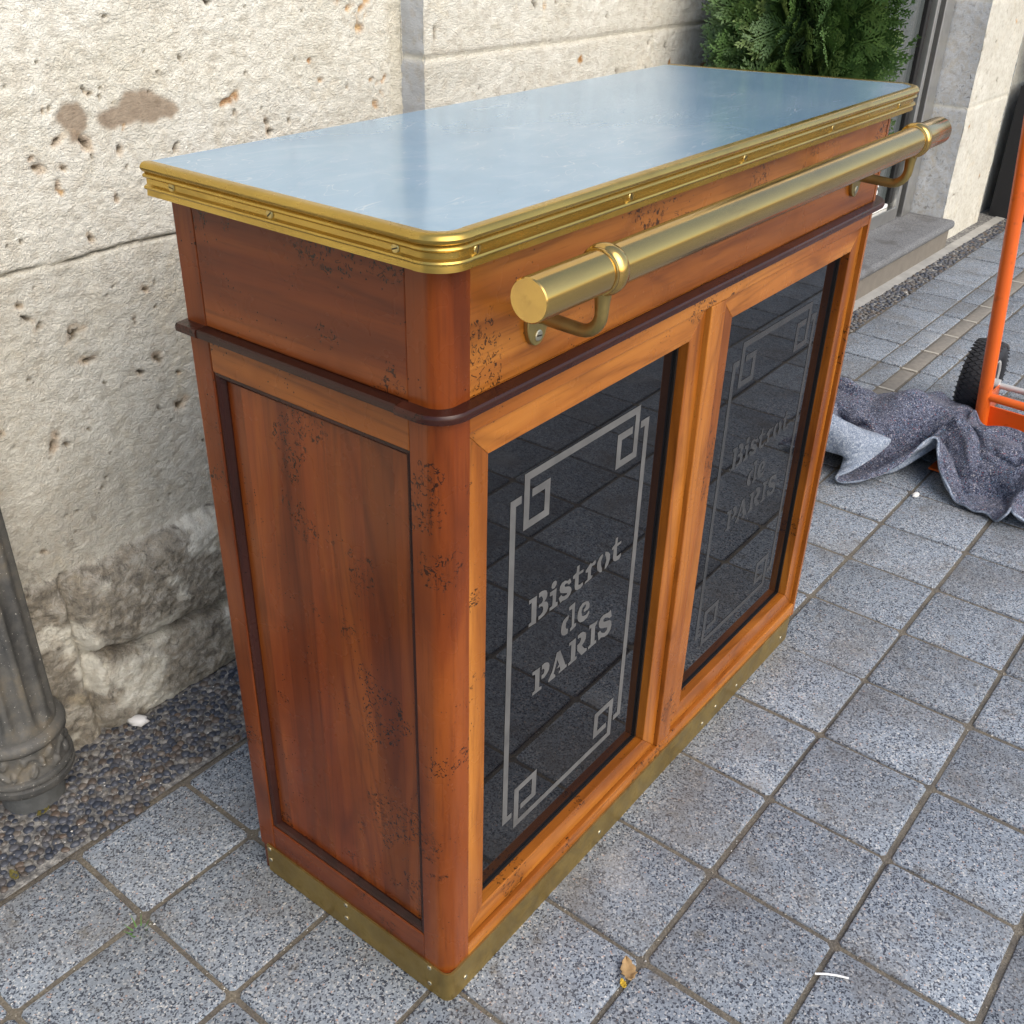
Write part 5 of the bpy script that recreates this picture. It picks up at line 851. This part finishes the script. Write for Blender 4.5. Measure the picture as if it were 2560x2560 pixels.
# top: zinc sheet on a board, moulded brass edge
O = -.027; RT = .036
def top_path(r_in=0.0):
    WT = 1.179
    p = [(O, .398)] + arc(O + RT, O + RT, RT, 180, 270, 12) + arc(WT - .046, O + .046, .046, 270, 352, 12)
    return p, (WT - .244 * (.398 - O), .398)
tp, tend = top_path()
edge_prof = [(-0.014, 1.0993), (-0.0062, 1.1), (-0.003, 1.0993), (-0.0008, 1.0974), (0.0006, 1.0946), (-0.0004, 1.0918), (-0.0024, 1.0898), (-0.0048, 1.089), (-0.004, 1.0884), (-0.0018, 1.0872), (-0.001, 1.0856), (-0.002, 1.084), (-0.0046, 1.083), (-0.0056, 1.0822), (-0.0056, 1.0768), (-0.0046, 1.076), (-0.002, 1.075), (-0.0012, 1.0733), (-0.0022, 1.0716), (-0.0048, 1.0708), (-0.004, 1.0645), (-0.007, 1.0645), (-0.008, 1.093), (-0.014, 1.093)]
b = MB(); b.sweep([tp[0], tp[1]], edge_prof); b.build("brass_edge", brass_edge_m, bar, smooth=38)
b = MB(); cp = [(tp[1][0], tp[1][1] + .0)] + tp[2:14]; b.sweep([(O, O + RT + .002)] + tp[1:14] + [(O + RT + .006, O)], [(o + .0007, z) for o, z in edge_prof]); b.build("brass_edge_corner", brass_edge_m, bar, smooth=38)
b = MB(); b.sweep([(O + RT + .0065, O)] + tp[14:] + [tend], edge_prof); edge = b.build("brass_edge", brass_edge_m, bar, smooth=38)
def inset(path, d):
    out = []
    n = len(path)
    for i in range(n):
        a = Vector(path[max(i - 1, 0)]); c = Vector(path[i]); e = Vector(path[min(i + 1, n - 1)])
        dd = (e - a).normalized(); out.append((c.x - dd.y * d, c.y + dd.x * d))
    return out
full = tp + [tend]
zi = inset(full, .0138)
b = MB(); b.prism([(zi[0][0], .3985)] + zi[1:-1] + [(tend[0] - .0142, .3985)], 1.0935, 1.0990); b.build("zinc_top", zinc_m, bar, bevel=.001)
bi = inset(full, .0085)
b = MB(); b.prism([(bi[0][0], .3975)] + bi[1:-1] + [(tend[0] - .010, .3975)], ZT + .0005, 1.0930); b.build("top_board", dark_x, bar)
edge_ref['e'] = edge
for y in (.354, .200, .033): screw(edge, (O + .0054, y, 1.0795), (-1, 0, 0), .0050)
for x in (.026, .282, .545, .814, 1.075): screw(edge, (x, O + .0054, 1.0795), (0, -1, 0), .0050)
# brass hand rail on two bent brackets
RX0, RX1, RYc, RZ = .028, 1.112, -.0790, 1.0440
b = MB(); b.lathe([(.0, RX0), (.0200, RX0), (.0211, RX0 + .0012), (.0213, RX0 + .004), (.0213, .1300), (.0213, 1.006), (.0213, RX1 - .002), (.0205, RX1)][1:], (0, RYc, RZ), 'x', 48)
rail = b.build("brass_rail", brass_rail_m, bar, smooth=35)
for xc in (.150, 1.004):
    b = MB(); b.lathe([(.0214, xc - .0125), (.0228, xc - .0120), (.0232, xc - .0095), (.0226, xc - .0085), (.0250, xc - .0060), (.0259, xc), (.0250, xc + .0060), (.0226, xc + .0095), (.0214, xc + .0105)], (0, RYc, RZ), 'x', 48)
    b.build("rail_collar", brass_rail_m, rail, smooth=50)
    b = MB(); pts = [(xc, .004, .9800), (xc, -.030, .9775), (xc, -.056, .9765)] + [(xc, -.056 - .023 * math.sin(R(a)), .9995 - .023 * math.cos(R(a))) for a in (15, 30, 45, 60, 75, 90)] + [(xc, RYc, 1.012), (xc, RYc, 1.022)]
    b.tube(pts, [.0085, .0075, .0070] + [.0070] * 6 + [.0078, .0095], 16)
    br = b.build("rail_bracket", brass_fix_m, rail, smooth=60)
    b = MB(); oval = [(xc + .0175 * math.cos(2 * math.pi * k / 28), .9715 + .0255 * math.sin(2 * math.pi * k / 28)) for k in range(28)]
    b.prism(oval, -.0025, .0035, axis=1); b.build("bracket_flange", brass_fix_m, rail, smooth=40, bevel=.001)
    screw(rail, (xc + .001, -.0028, .957), (0, -1, 0), .0062)

# ================================================================ conifers in planters
bark_m = plain("conifer_bark", (.09, .055, .035), .9, 0, .3, 40, .5, 90)
soil_m = plain("potting_soil", (.045, .032, .022), .95, 0, .4, 50, .8, 90)
plant_m = plain("black_planter", (.012, .012, .014), .55, 0, .2, 60, .25, 300)
t = NT("thuja_foliage"); v = t.obj(); tn_ = t.attr("tone")
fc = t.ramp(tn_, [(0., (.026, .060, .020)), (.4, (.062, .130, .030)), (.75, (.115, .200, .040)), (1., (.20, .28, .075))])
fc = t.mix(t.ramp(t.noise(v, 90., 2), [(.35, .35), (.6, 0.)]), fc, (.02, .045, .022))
t.set(Subsurface_Weight=0.)
fol_m = t.out(fc, .55)
def frond(L):
    """flat fan-like spray: list of thin quads in a local frame (x along, y across, z normal)"""
    q = []
    def seg(p, ang, ln, w):
        d = (math.cos(ang), math.sin(ang)); n = (-d[1], d[0]); z = random.uniform(-.0015, .0015)
        e = (p[0] + d[0] * ln, p[1] + d[1] * ln); m = (p[0] + d[0] * ln * .55, p[1] + d[1] * ln * .55)
        q.append([(p[0], p[1], z), (m[0] - n[0] * w, m[1] - n[1] * w, z + .001), (e[0], e[1], z - .0015), (m[0] + n[0] * w, m[1] + n[1] * w, z + .001)])
    seg((0, 0), 0, L, .0019)
    k = 7
    for i in range(1, k):
        f = i / k; s = 1 if i % 2 else -1
        for sg in (s, -s) if f < .8 else (s,):
            a = sg * R(random.uniform(32, 50)); bl = L * (.62 - .42 * f) * random.uniform(.8, 1.15)
            p = (L * f * .92, 0); seg(p, a, bl, .0022)
            m = max(2, int(bl / .0095))
            for j in range(1, m + 1):
                g = j / (m + .4); sp = (p[0] + math.cos(a) * bl * g, p[1] + math.sin(a) * bl * g)
                for s2 in (1, -1):
                    seg(sp, a + s2 * R(random.uniform(28, 46)), bl * random.uniform(.30, .42) * (1.1 - .6 * g), .0023)
    return np.array(q)
FRONDS = [frond(random.uniform(.085, .125)) for _ in range(10)]
def conifer(name, c, z0, z1, rad, n, seed, label):
    root = empty(name, (c[0], c[1], z0 - .12)); tag(root, label, "conifer")
    rs = random.Random(seed); V = []; T = []
    prof = lambda f: (1.0 if f < .55 else 1.0) * math.sin(math.pi * min(1, .16 + .84 * f) ** .9) ** .55 if f < .98 else .1
    for i in range(n):
        f = rs.random() ** 1.1; z = z0 + f * (z1 - z0)
        th = rs.uniform(0, 2 * math.pi); lump = 1 + .13 * math.sin(5 * th + 9 * f * 3) + .09 * math.sin(11 * th - 17 * f)
        depth = rs.choice((1., 1., .97, .9, .8, .66, .5))
        rr = rad * prof(f) * lump * depth
        Q = FRONDS[rs.randrange(len(FRONDS))] * rs.uniform(.8, 1.25)
        outw = Vector((math.cos(th), math.sin(th), 0)); tang = Vector((-math.sin(th), math.cos(th), 0))
        el = R(rs.gauss(28, 26)); ax = (outw * math.cos(el) + Vector((0, 0, 1)) * math.sin(el) + tang * rs.gauss(0, .35)).normalized()
        nn = (tang * math.cos(rs.uniform(-1.1, 1.1)) + Vector((0, 0, 1)) * rs.uniform(-.6, .6) + outw * rs.uniform(-.5, .9)); nn = (nn - ax * nn.dot(ax)).normalized(); b = nn.cross(ax)
        base = Vector((c[0], c[1], z)) + outw * (rr - .055)
        Mx = np.array([ax, b, nn]); P = Q.copy()
        P[..., 2] -= 3.2 * P[..., 0] ** 2 * rs.uniform(-.4, 1.2)
        V.append((P.reshape(-1, 3) @ Mx + np.array(base)))
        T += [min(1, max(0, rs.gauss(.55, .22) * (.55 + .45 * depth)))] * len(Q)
    V = np.concatenate(V); nf = len(V) // 4
    me = bpy.data.meshes.new("foliage"); me.vertices.add(len(V)); me.vertices.foreach_set("co", V.ravel())
    me.loops.add(nf * 4); me.loops.foreach_set("vertex_index", np.arange(nf * 4)); me.polygons.add(nf)
    me.polygons.foreach_set("loop_start", np.arange(0, nf * 4, 4)); me.polygons.foreach_set("loop_total", np.full(nf, 4)); me.update(calc_edges=True)
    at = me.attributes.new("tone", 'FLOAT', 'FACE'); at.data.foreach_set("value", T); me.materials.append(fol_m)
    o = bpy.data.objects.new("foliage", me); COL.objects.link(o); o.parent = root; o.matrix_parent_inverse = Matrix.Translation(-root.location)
    b = MB(); b.tube([(c[0], c[1], z0 - .12), (c[0] + .006, c[1], z0 + .3 * (z1 - z0)), (c[0], c[1] + .004, z1 - .06)], [.022, .017, .004], 10)
    for k in range(46):                                        # limbs
        f = k / 46; z = z0 + f * (z1 - z0) * .93; th = k * 2.4; r_ = rad * .72 * prof(max(.02, f))
        b.tube([(c[0], c[1], z - .04), (c[0] + math.cos(th) * r_ * .6, c[1] + math.sin(th) * r_ * .6, z + .01), (c[0] + math.cos(th) * r_, c[1] + math.sin(th) * r_, z + .05)], [.006, .0035, .0015], 5)
    b.build("trunk", bark_m, root, smooth=180)
def planter(x0, x1, y0, y1, h, label):
    p = empty("planter", ((x0 + x1) / 2, (y0 + y1) / 2, 0)); tag(p, label, "planter")
    w = .02; b = MB()
    for a in ((x0, x1, y0, y0 + w), (x0, x1, y1 - w, y1), (x0, x0 + w, y0 + w, y1 - w), (x1 - w, x1, y0 + w, y1 - w)): b.box(a[0], a[1], a[2], a[3], .0, h)
    b.build("box", plant_m, p)
    b = MB(); b.box(x0 + w, x1 - w, y0 + w, y1 - w, .02, h - .04); b.build("soil", soil_m, p)
planter(1.72, 2.06, .34, .68, .42, "low black planter between the bar counter and the wall, holding the bushy conifer")
conifer("conifer", (1.88, .51), .50, 1.62, .182, 2600, 4, "bushy green thuja conifer rising behind the far end of the counter")
planter(5.03, 5.57, .20, .735, .62, "tall square black planter beside the far pillar at the right edge")
conifer("conifer", (5.30, .45), .70, 1.9, .27, 1100, 8, "dark clipped conifer in the tall black planter beyond the pillar")

# ================================================================ fluted cast-iron column by the wall
iron_m = NT("weathered_iron"); v = iron_m.obj(); n = iron_m.noise(v, 18., 5, .65); n2 = iron_m.noise(v, 170., 3, .6); n3 = iron_m.noise(v, 260., 2)
ic = iron_m.ramp(n, [(.32, (.045, .045, .043)), (.52, (.092, .088, .078)), (.68, (.140, .120, .088))])
ic = iron_m.mix(iron_m.ramp(n3, [(.68, 0.), (.73, .8)]), ic, (.48, .45, .40))
iron_m = iron_m.out(ic, .62, iron_m.bump(n2, .35, .0025))
CX, CY = -.150, .808
colo = empty("fluted_column", (CX, CY, 0)); tag(colo, "grey fluted cast iron column with a leaf banded base, against the stone wall", "column")
mb = MB(); N = 168; zs = [.172, .176, .182, .190, .200, .215, .24, .30, .40, .52, .65, .8, 1.0, 1.25]
vs = []; fs = []
for z in zs:
    r0 = .0665 - .011 * (z - .17)
    for k in range(N):
        th = 2 * math.pi * k / N; f = (k % 14) / 14
        # rounded flutes, closed by half-round ends above the ring
        u = (f - .5) / .36; c0 = .186 + .022 * (1 - math.sqrt(max(0, 1 - min(1, abs(u)) ** 2)))
        dep = .0085 * math.sqrt(max(0, 1 - u * u)) * max(0, min(1, (z - c0) / .008)) if abs(u) < 1 else 0
        vs.append((CX + (r0 - dep) * math.cos(th), CY + (r0 - dep) * math.sin(th), z))
for i in range(len(zs) - 1):
    for k in range(N): fs.append((i * N + k, i * N + (k + 1) % N, (i + 1) * N + (k + 1) % N, (i + 1) * N + k))
fs.append(tuple((len(zs) - 1) * N + k for k in range(N)))
mb.add(vs, fs); mb.build("shaft", iron_m, colo, smooth=50)
mb = MB(); mb.lathe([(.060, .150), (.072, .152), (.0775, .158), (.0790, .164), (.0775, .170), (.072, .1755), (.060, .177)], (CX, CY, 0), 'z', 64); mb.build("base_ring", iron_m, colo, smooth=60)
mb = MB(); vs = []; fs = []; NB = 240; MZ = 26
for i in range(MZ + 1):
    g = i / MZ; z = .098 + .054 * g
    for k in range(NB):
        th = 2 * math.pi * k / NB; p = (th * 6 / (2 * math.pi)) % 1; x = (p - .5) * 2
        w = .5 + .33 * math.sin(2 * math.pi * p)                        # winding stem
        relief = .0035 * math.exp(-((g - w) / .09) ** 2)
        for (lx, lz, rx, rz, rot) in ((-.45, .28, .26, .17, .8), (.40, .72, .26, .17, .8), (.0, .5, .16, .20, 0), (-.75, .72, .18, .13, -.7), (.74, .26, .18, .13, -.7)):
            dx_, dz_ = x - lx, (g - lz); a_ = dx_ * math.cos(rot) + dz_ * math.sin(rot); b_ = -dx_ * math.sin(rot) + dz_ * math.cos(rot)
            e = (a_ / rx) ** 2 + (b_ / rz) ** 2
            if e < 1: relief = max(relief, .0075 * math.sqrt(1 - e) - .002 * math.exp(-(b_ / .03) ** 2))
        r0 = .0725 - .004 * math.sin(math.pi * g) + relief
        vs.append((CX + r0 * math.cos(th), CY + r0 * math.sin(th), z))
for i in range(MZ):
    for k in range(NB): fs.append((i * NB + k, i * NB + (k + 1) % NB, (i + 1) * NB + (k + 1) % NB, (i + 1) * NB + k))
mb.add(vs, fs); mb.build("leaf_band", iron_m, colo, smooth=180)
mb = MB(); mb.lathe([(.050, .058), (.066, .060), (.074, .066), (.078, .074), (.078, .082), (.0735, .085), (.0775, .089), (.0785, .094), (.0765, .099), (.070, .1015)], (CX, CY, 0), 'z', 64); mb.build("base_moulding", iron_m, colo, smooth=40)
mb = MB(); mb.lathe([(.052, -.01), (.0515, .004), (.050, .03), (.0505, .062)], (CX + .004, CY + .008, 0), 'z', 28); mb.build("footing", plain("column_footing", (.075, .078, .076), .9, 0, .5, 40, .9, 90), colo, smooth=60)

# ================================================================ orange hand truck
truck = empty("hand_truck", (2.5, -.15, 0)); tag(truck, "orange steel hand truck with pneumatic tyres standing on the paving", "hand truck")
org_m = NT("orange_paint"); v = org_m.obj(); n = org_m.noise(v, 30., 4)
org_m.set(Coat_Weight=.3, Coat_Roughness=.2)
org_m = org_m.out(org_m.mix(org_m.ramp(n, [(.60, 0.), (.70, .5)]), (.86, .145, .012), (.50, .085, .012)), .38, org_m.bump(n, .1, .002))
rub_m = plain("tyre_rubber", (.022, .023, .027), .62, 0, .25, 60, .25, 300); rim_m = plain("pale_rim", (.62, .61, .58), .45, .2)
TB = Vector((2.353, -.018, .030)); TD = Vector((-.085, .027, .513)).normalized()
T2 = Vector((0, -.27, 0)) + Vector((-.02, 0, 0))
def tpt(h, side=0): return TB + TD * h + (T2 if side else Vector((0, 0, 0)))
for s_ in (0, 1):
    b = MB(); b.tube([tpt(0, s_), tpt(.4, s_), tpt(1.10, s_), tpt(1.16, s_) + Vector((.03, 0, 0)), tpt(1.19, s_) + Vector((.09, 0, 0)), tpt(1.19, s_) + Vector((.20, 0, 0))], .0190, 20); b.build("upright", org_m, truck, smooth=60)
for h in (.118, .72, 1.0):
    b = MB(); b.tube([tpt(h, 0), tpt(h, 1)], .0125 if h < .1 else .012, 16); b.build("crossbar", org_m, truck, smooth=60)
b = MB(); b.prism([(2.060, .026), (2.042, -.30), (2.350, -.31), (2.372, .012)], .006, .011); b.prism([(2.372, .004), (2.352, -.31), (2.358, -.31), (2.378, .004)], .011, .105)
b.build("toe_plate", org_m, truck, bevel=.001)
b = MB(); b.prism([(2.36, -.016), (2.50, -.016), (2.50, -.011), (2.36, -.011)], .06, .130); b.build("axle_bracket", org_m, truck)
WX, WYc, WR = 2.490, .042, .1255
def wheel(yc):
    b = MB(); b.tube([(WX, yc - .055, WR), (WX, yc + .055, WR)], .018, 16); w = b.build("wheel", rim_m, truck, smooth=50)
    b = MB(); b.lathe([(.02, -.012), (.055, -.020), (.066, -.034), (.072, -.034), (.072, .034), (.066, .034), (.055, .020), (.02, .012)], (WX, yc, WR), 'y', 40); b.build("rim", rim_m, w, smooth=40)
    b = MB(); pr = [(.070, -.030), (.078, -.038), (.092, -.042), (.106, -.040), (.116, -.034), (.122, -.022), (.1245, 0), (.122, .022), (.116, .034), (.106, .040), (.092, .042), (.078, .038), (.070, .030)]
    b.lathe(pr, (WX, yc, WR), 'y', 64)
    nb = 46                                                     # diamond tread blocks
    for row, yo in enumerate((-.030, -.016, 0, .016, .030)):
        for k in range(nb):
            th = 2 * math.pi * (k + .5 * (row % 2)) / nb; pts = []
            for (da, dy_) in ((-.058, 0), (0, -.0125), (.058, 0), (0, .0125)):
                y_ = yo + dy_; rr = .1252 - .9 * y_ * y_ * 3.2 - .0000
                for top_ in (0, 1): pass
                pts.append((th + da, y_, rr))
            lo_ = [(WX + math.sin(a) * (r_ - .004), yc + y_, WR + math.cos(a) * (r_ - .004)) for a, y_, r_ in pts]
            hi_ = [(WX + math.sin(th + (a - th) * .82) * (r_ + .0012), yc + yo + (y_ - yo) * .82, WR + math.cos(th + (a - th) * .82) * (r_ + .0012)) for a, y_, r_ in pts]
            b.add(lo_ + hi_, [(4, 5, 6, 7), (0, 1, 5, 4), (1, 2, 6, 5), (2, 3, 7, 6), (3, 0, 4, 7)])
    b.build("tyre", rub_m, w, smooth=30)
wheel(WYc); wheel(WYc - .315)
b = MB(); b.tube([(WX, WYc + .05, WR), (WX, WYc - .36, WR)], .009, 12); b.build("axle", rim_m, truck, smooth=60)

# ================================================================ felt moving blanket over the toe plate
def felt(name, dark):
    t = NT(name); v = t.obj()
    a = t.noise(v, 95., 3, .7, 2.4); b_ = t.noise(v, 300., 2, .7); vo = t.n("TexVoronoi", Scale=420.); t.l(v, vo.inputs["Vector"]); sp = t.n("SeparateColor"); t.l(vo.outputs["Color"], sp.inputs[0])
    big = t.noise(v, 9., 4, .6)
    if dark:
        c = t.ramp(a, [(.40, (.004, .007, .024)), (.49, (.017, .025, .062)), (.57, (.055, .078, .135)), (.69, (.34, .37, .47))])
        c = t.mix(t.ramp(big, [(.35, .0), (.7, .35)]), c, (.11, .10, .12))
        st = t.math('LESS_THAN', t.math('ABSOLUTE', t.math('SUBTRACT', t.noise(v, 75., 2, .55, 2.5), .5)), .028)
        c = t.mix(t.math('MULTIPLY', st, .55), c, (.36, .37, .45))
        c = t.mix(t.ramp(sp.outputs[0], [(0., .6), (.010, 0.)], 'CONSTANT'), c, (.36, .07, .07))
        c = t.mix(t.ramp(sp.outputs[1], [(0., .6), (.010, 0.)], 'CONSTANT'), c, (.06, .25, .38))
        c = t.mix(t.ramp(sp.outputs[2], [(0., .75), (.03, 0.)], 'CONSTANT'), c, (.55, .50, .50))
    else:
        c = t.ramp(a, [(.36, (.13, .165, .23)), (.50, (.25, .30, .38)), (.64, (.48, .52, .58))])
    t.set(Sheen_Weight=.1)
    return t.out(c, .95, t.bump(t.math('ADD', a, t.math('MULTIPLY', b_, .5)), .9, .004))
felt_d = felt("dark_melange_felt", True); felt_l = felt("pale_felt", False)
_q = np.array(CLOTH, float).reshape(-1, 3) / 1000.0
_q[:, 1] = np.where(_q[:, 1] < -.2, -.2 + (_q[:, 1] + .2) * .5, _q[:, 1])
_r = sstep(.06, -.06, _q[:, 1])
_q[:, 2] *= 1 - .45 * _r * sstep(2.10, 2.28, _q[:, 0])
_q[:, 0] = np.where(_q[:, 0] > 2.1, _q[:, 0] * (1 - _r) + (2.1 + (_q[:, 0] - 2.1) * .63) * _r, _q[:, 0])
_k = sstep(-.02, .22, _q[:, 1]); _q[:, 0] -= .10 * _k; _q[:, 2] *= 1 - .22 * _k
_nv, _nu = CLOTH_N
_i = np.arange(_nv * _nu).reshape(_nv, _nu)
me = bpy.data.meshes.new("moving_blanket")
me.from_pydata(_q.tolist(), [], np.stack([_i[:-1, :-1], _i[1:, :-1], _i[1:, 1:], _i[:-1, 1:]], -1).reshape(-1, 4).tolist())
me.materials.append(felt_d); me.materials.append(felt_l); me.polygons.foreach_set("use_smooth", [True] * len(me.polygons))
bl = bpy.data.objects.new("moving_blanket", me); COL.objects.link(bl)
ss = bl.modifiers.new("smooth", 'SUBSURF'); ss.levels = ss.render_levels = 2
so = bl.modifiers.new("thickness", 'SOLIDIFY'); so.thickness = .006; so.offset = 0; so.material_offset = 1; so.material_offset_rim = 1
tag(bl, "crumpled dark grey melange felt blanket with pale underside, heaped on the truck's toe plate", "blanket")

# ================================================================ small things on the ground
grit_m = NT("pale_grit"); v = grit_m.obj(); grit_m = grit_m.out(grit_m.ramp(grit_m.noise(v, 90., 2), [(.35, (.22, .18, .12)), (.5, (.42, .39, .33)), (.65, (.70, .69, .66))]), .8)
mb = MB()
for _ in range(2300):
    q_ = random.random()
    if q_ < .62:                                              # crumbs in the joints
        i_, j_ = random.randint(-6, 13), random.uniform(-5, 3.8)
        if random.random() < .5: p = grid(i_ + random.gauss(0, .012), j_)
        else: p = grid(random.uniform(-6, 13), round(j_) + random.gauss(0, .012))
        z_ = -.003
    elif q_ < .8: x_ = random.uniform(-.6, .6); p = (x_, random.uniform(.655, WY(x_))); z_ = .006
    else: p = grid(random.uniform(-6, 13), random.uniform(-5, 3.8)); z_ = .0005
    if -.005 < p[0] < 1.115 and -.005 < p[1] < .385: continue
    r_ = random.uniform(.0008, .0021) * (1.5 if random.random() < .06 else 1); a0 = random.random() * 6
    mb.add([(p[0] + r_ * math.cos(a0 + k * 2.1), p[1] + r_ * .8 * math.sin(a0 + k * 2.1), z_) for k in range(3)] + [(p[0], p[1], z_ + r_ * .9)], [(0, 1, 3), (1, 2, 3), (2, 0, 3)])
tag(mb.build("grit", grit_m), "pale grit and crumbs scattered in the joints of the paving", "grit", kind="stuff")
def leaf(name, c, ln, wd, rot, mat, curl, label, cat):
    mb = MB(); n = 10; vs = []; fs = []
    for i in range(n + 1):
        f = i / n; w = wd * (math.sin(math.pi * f ** .8) ** .8 + .02) * (1 + .18 * math.sin(i * 2.6)); x = (f - .5) * ln
        for s in (-1, -.5, 0, .5, 1):
            y = s * w * .5; z = .004 + curl * (s * s * .5 + (f - .5) ** 2 * 1.3) + .0012 * math.sin(i * 1.9 + s * 3)
            vs.append((c[0] + x * math.cos(rot) - y * math.sin(rot), c[1] + x * math.sin(rot) + y * math.cos(rot), z))
    for i in range(n):
        for j in range(4): fs.append((i * 5 + j, i * 5 + j + 1, i * 5 + j + 6, i * 5 + j + 5))
    mb.add(vs, fs); o = mb.build(name, mat, smooth=180)
    s = o.modifiers.new("thickness", 'SOLIDIFY'); s.thickness = .0007
    tag(o, label, cat)
dry_m = plain("dry_leaf", (.40, .26, .12), .8, 0, .35, 80, .4, 200); oliv_m = plain("olive_leaf", (.13, .11, .025), .7, 0, .3, 80); yel_m = plain("yellow_leaf", (.55, .36, .03), .7, 0, .3, 80)
grn_m = plain("green_blade", (.06, .15, .025), .6, 0, .3, 80)
leaf("dry_leaf", (.203, -.170), .040, .022, .75, dry_m, .010, "curled tan dead leaf on the paving in front of the counter", "leaf")
leaf("yellow_leaf", (.180, -.176), .016, .009, .9, yel_m, .004, "small bright yellow leaf scrap touching the tan dead leaf", "leaf")
leaf("olive_leaf", (-.160, .763), .026, .013, .2, oliv_m, .004, "small olive green leaf on the pebbles at the column foot", "leaf")
leaf("olive_leaf", (-.262, .678), .026, .012, 1.5, oliv_m, .003, "small olive green leaf where the pebbles meet the paving", "leaf")
mb = MB()
for k in range(9):
    a = k * .7; p = (-.200 + .010 * math.cos(a), .440 + .010 * math.sin(a))
    mb.add([(p[0] - .0015, p[1], .0), (p[0] + .0015, p[1], .0), (p[0] + .012 * math.cos(a), p[1] + .014 * math.sin(a), .012 + .004 * (k % 3))], [(0, 1, 2)])
tag(mb.build("grass_tuft", grn_m), "tiny green sprig growing from a paving joint left of the counter", "weed")
mb = MB(); mb.tube([(.372, -.386, .003), (.381, -.399, .004), (.389, -.413, .004), (.396, -.428, .003)], [.0016, .0017, .0017, .0015], 8)
tag(mb.build("plastic_strip", plain("white_plastic", (.80, .80, .78), .5), smooth=60), "thin white plastic strip lying on the paving near the tan leaf", "plastic strip")
def chip(c, sx, sy, sz, rot, label, mat):
    mb = MB(); N = 12; vs = []; fs = []
    for p in (-40, 0, 35, 65):
        for k in range(N):
            th = 2 * math.pi * k / N; w = 1 + .16 * math.sin(2.3 * k + p); X = sx * math.cos(R(p)) * math.cos(th) * w; Y = sy * math.cos(R(p)) * math.sin(th) * w
            vs.append((c[0] + X * math.cos(rot) - Y * math.sin(rot), c[1] + X * math.sin(rot) + Y * math.cos(rot), c[2] + sz * math.sin(R(p))))
    for i in range(3):
        for k in range(N): fs.append((i * N + k, i * N + (k + 1) % N, i * N + N + (k + 1) % N, i * N + N + k))
    fs.append(tuple(36 + k for k in range(N))); fs.append(tuple(range(N))[::-1]); mb.add(vs, fs)
    tag(mb.build("stone_chip", mat, smooth=60), label, "stone")
wc = plain("white_stone", (.70, .69, .66), .6, 0, .15, 60, .3)
chip((.068, .822, .014), .013, .020, .010, .6, "white stone chip standing out on the dark pebbles at the wall foot", wc)
chip((1.895, .002, .004), .014, .008, .007, -.2, "white stone chip on the paving joint beside the blanket", wc)
chip((2.83, .628, .006), .014, .010, .008, .3, "white stone chip on the gravel beside the kerb band", wc)
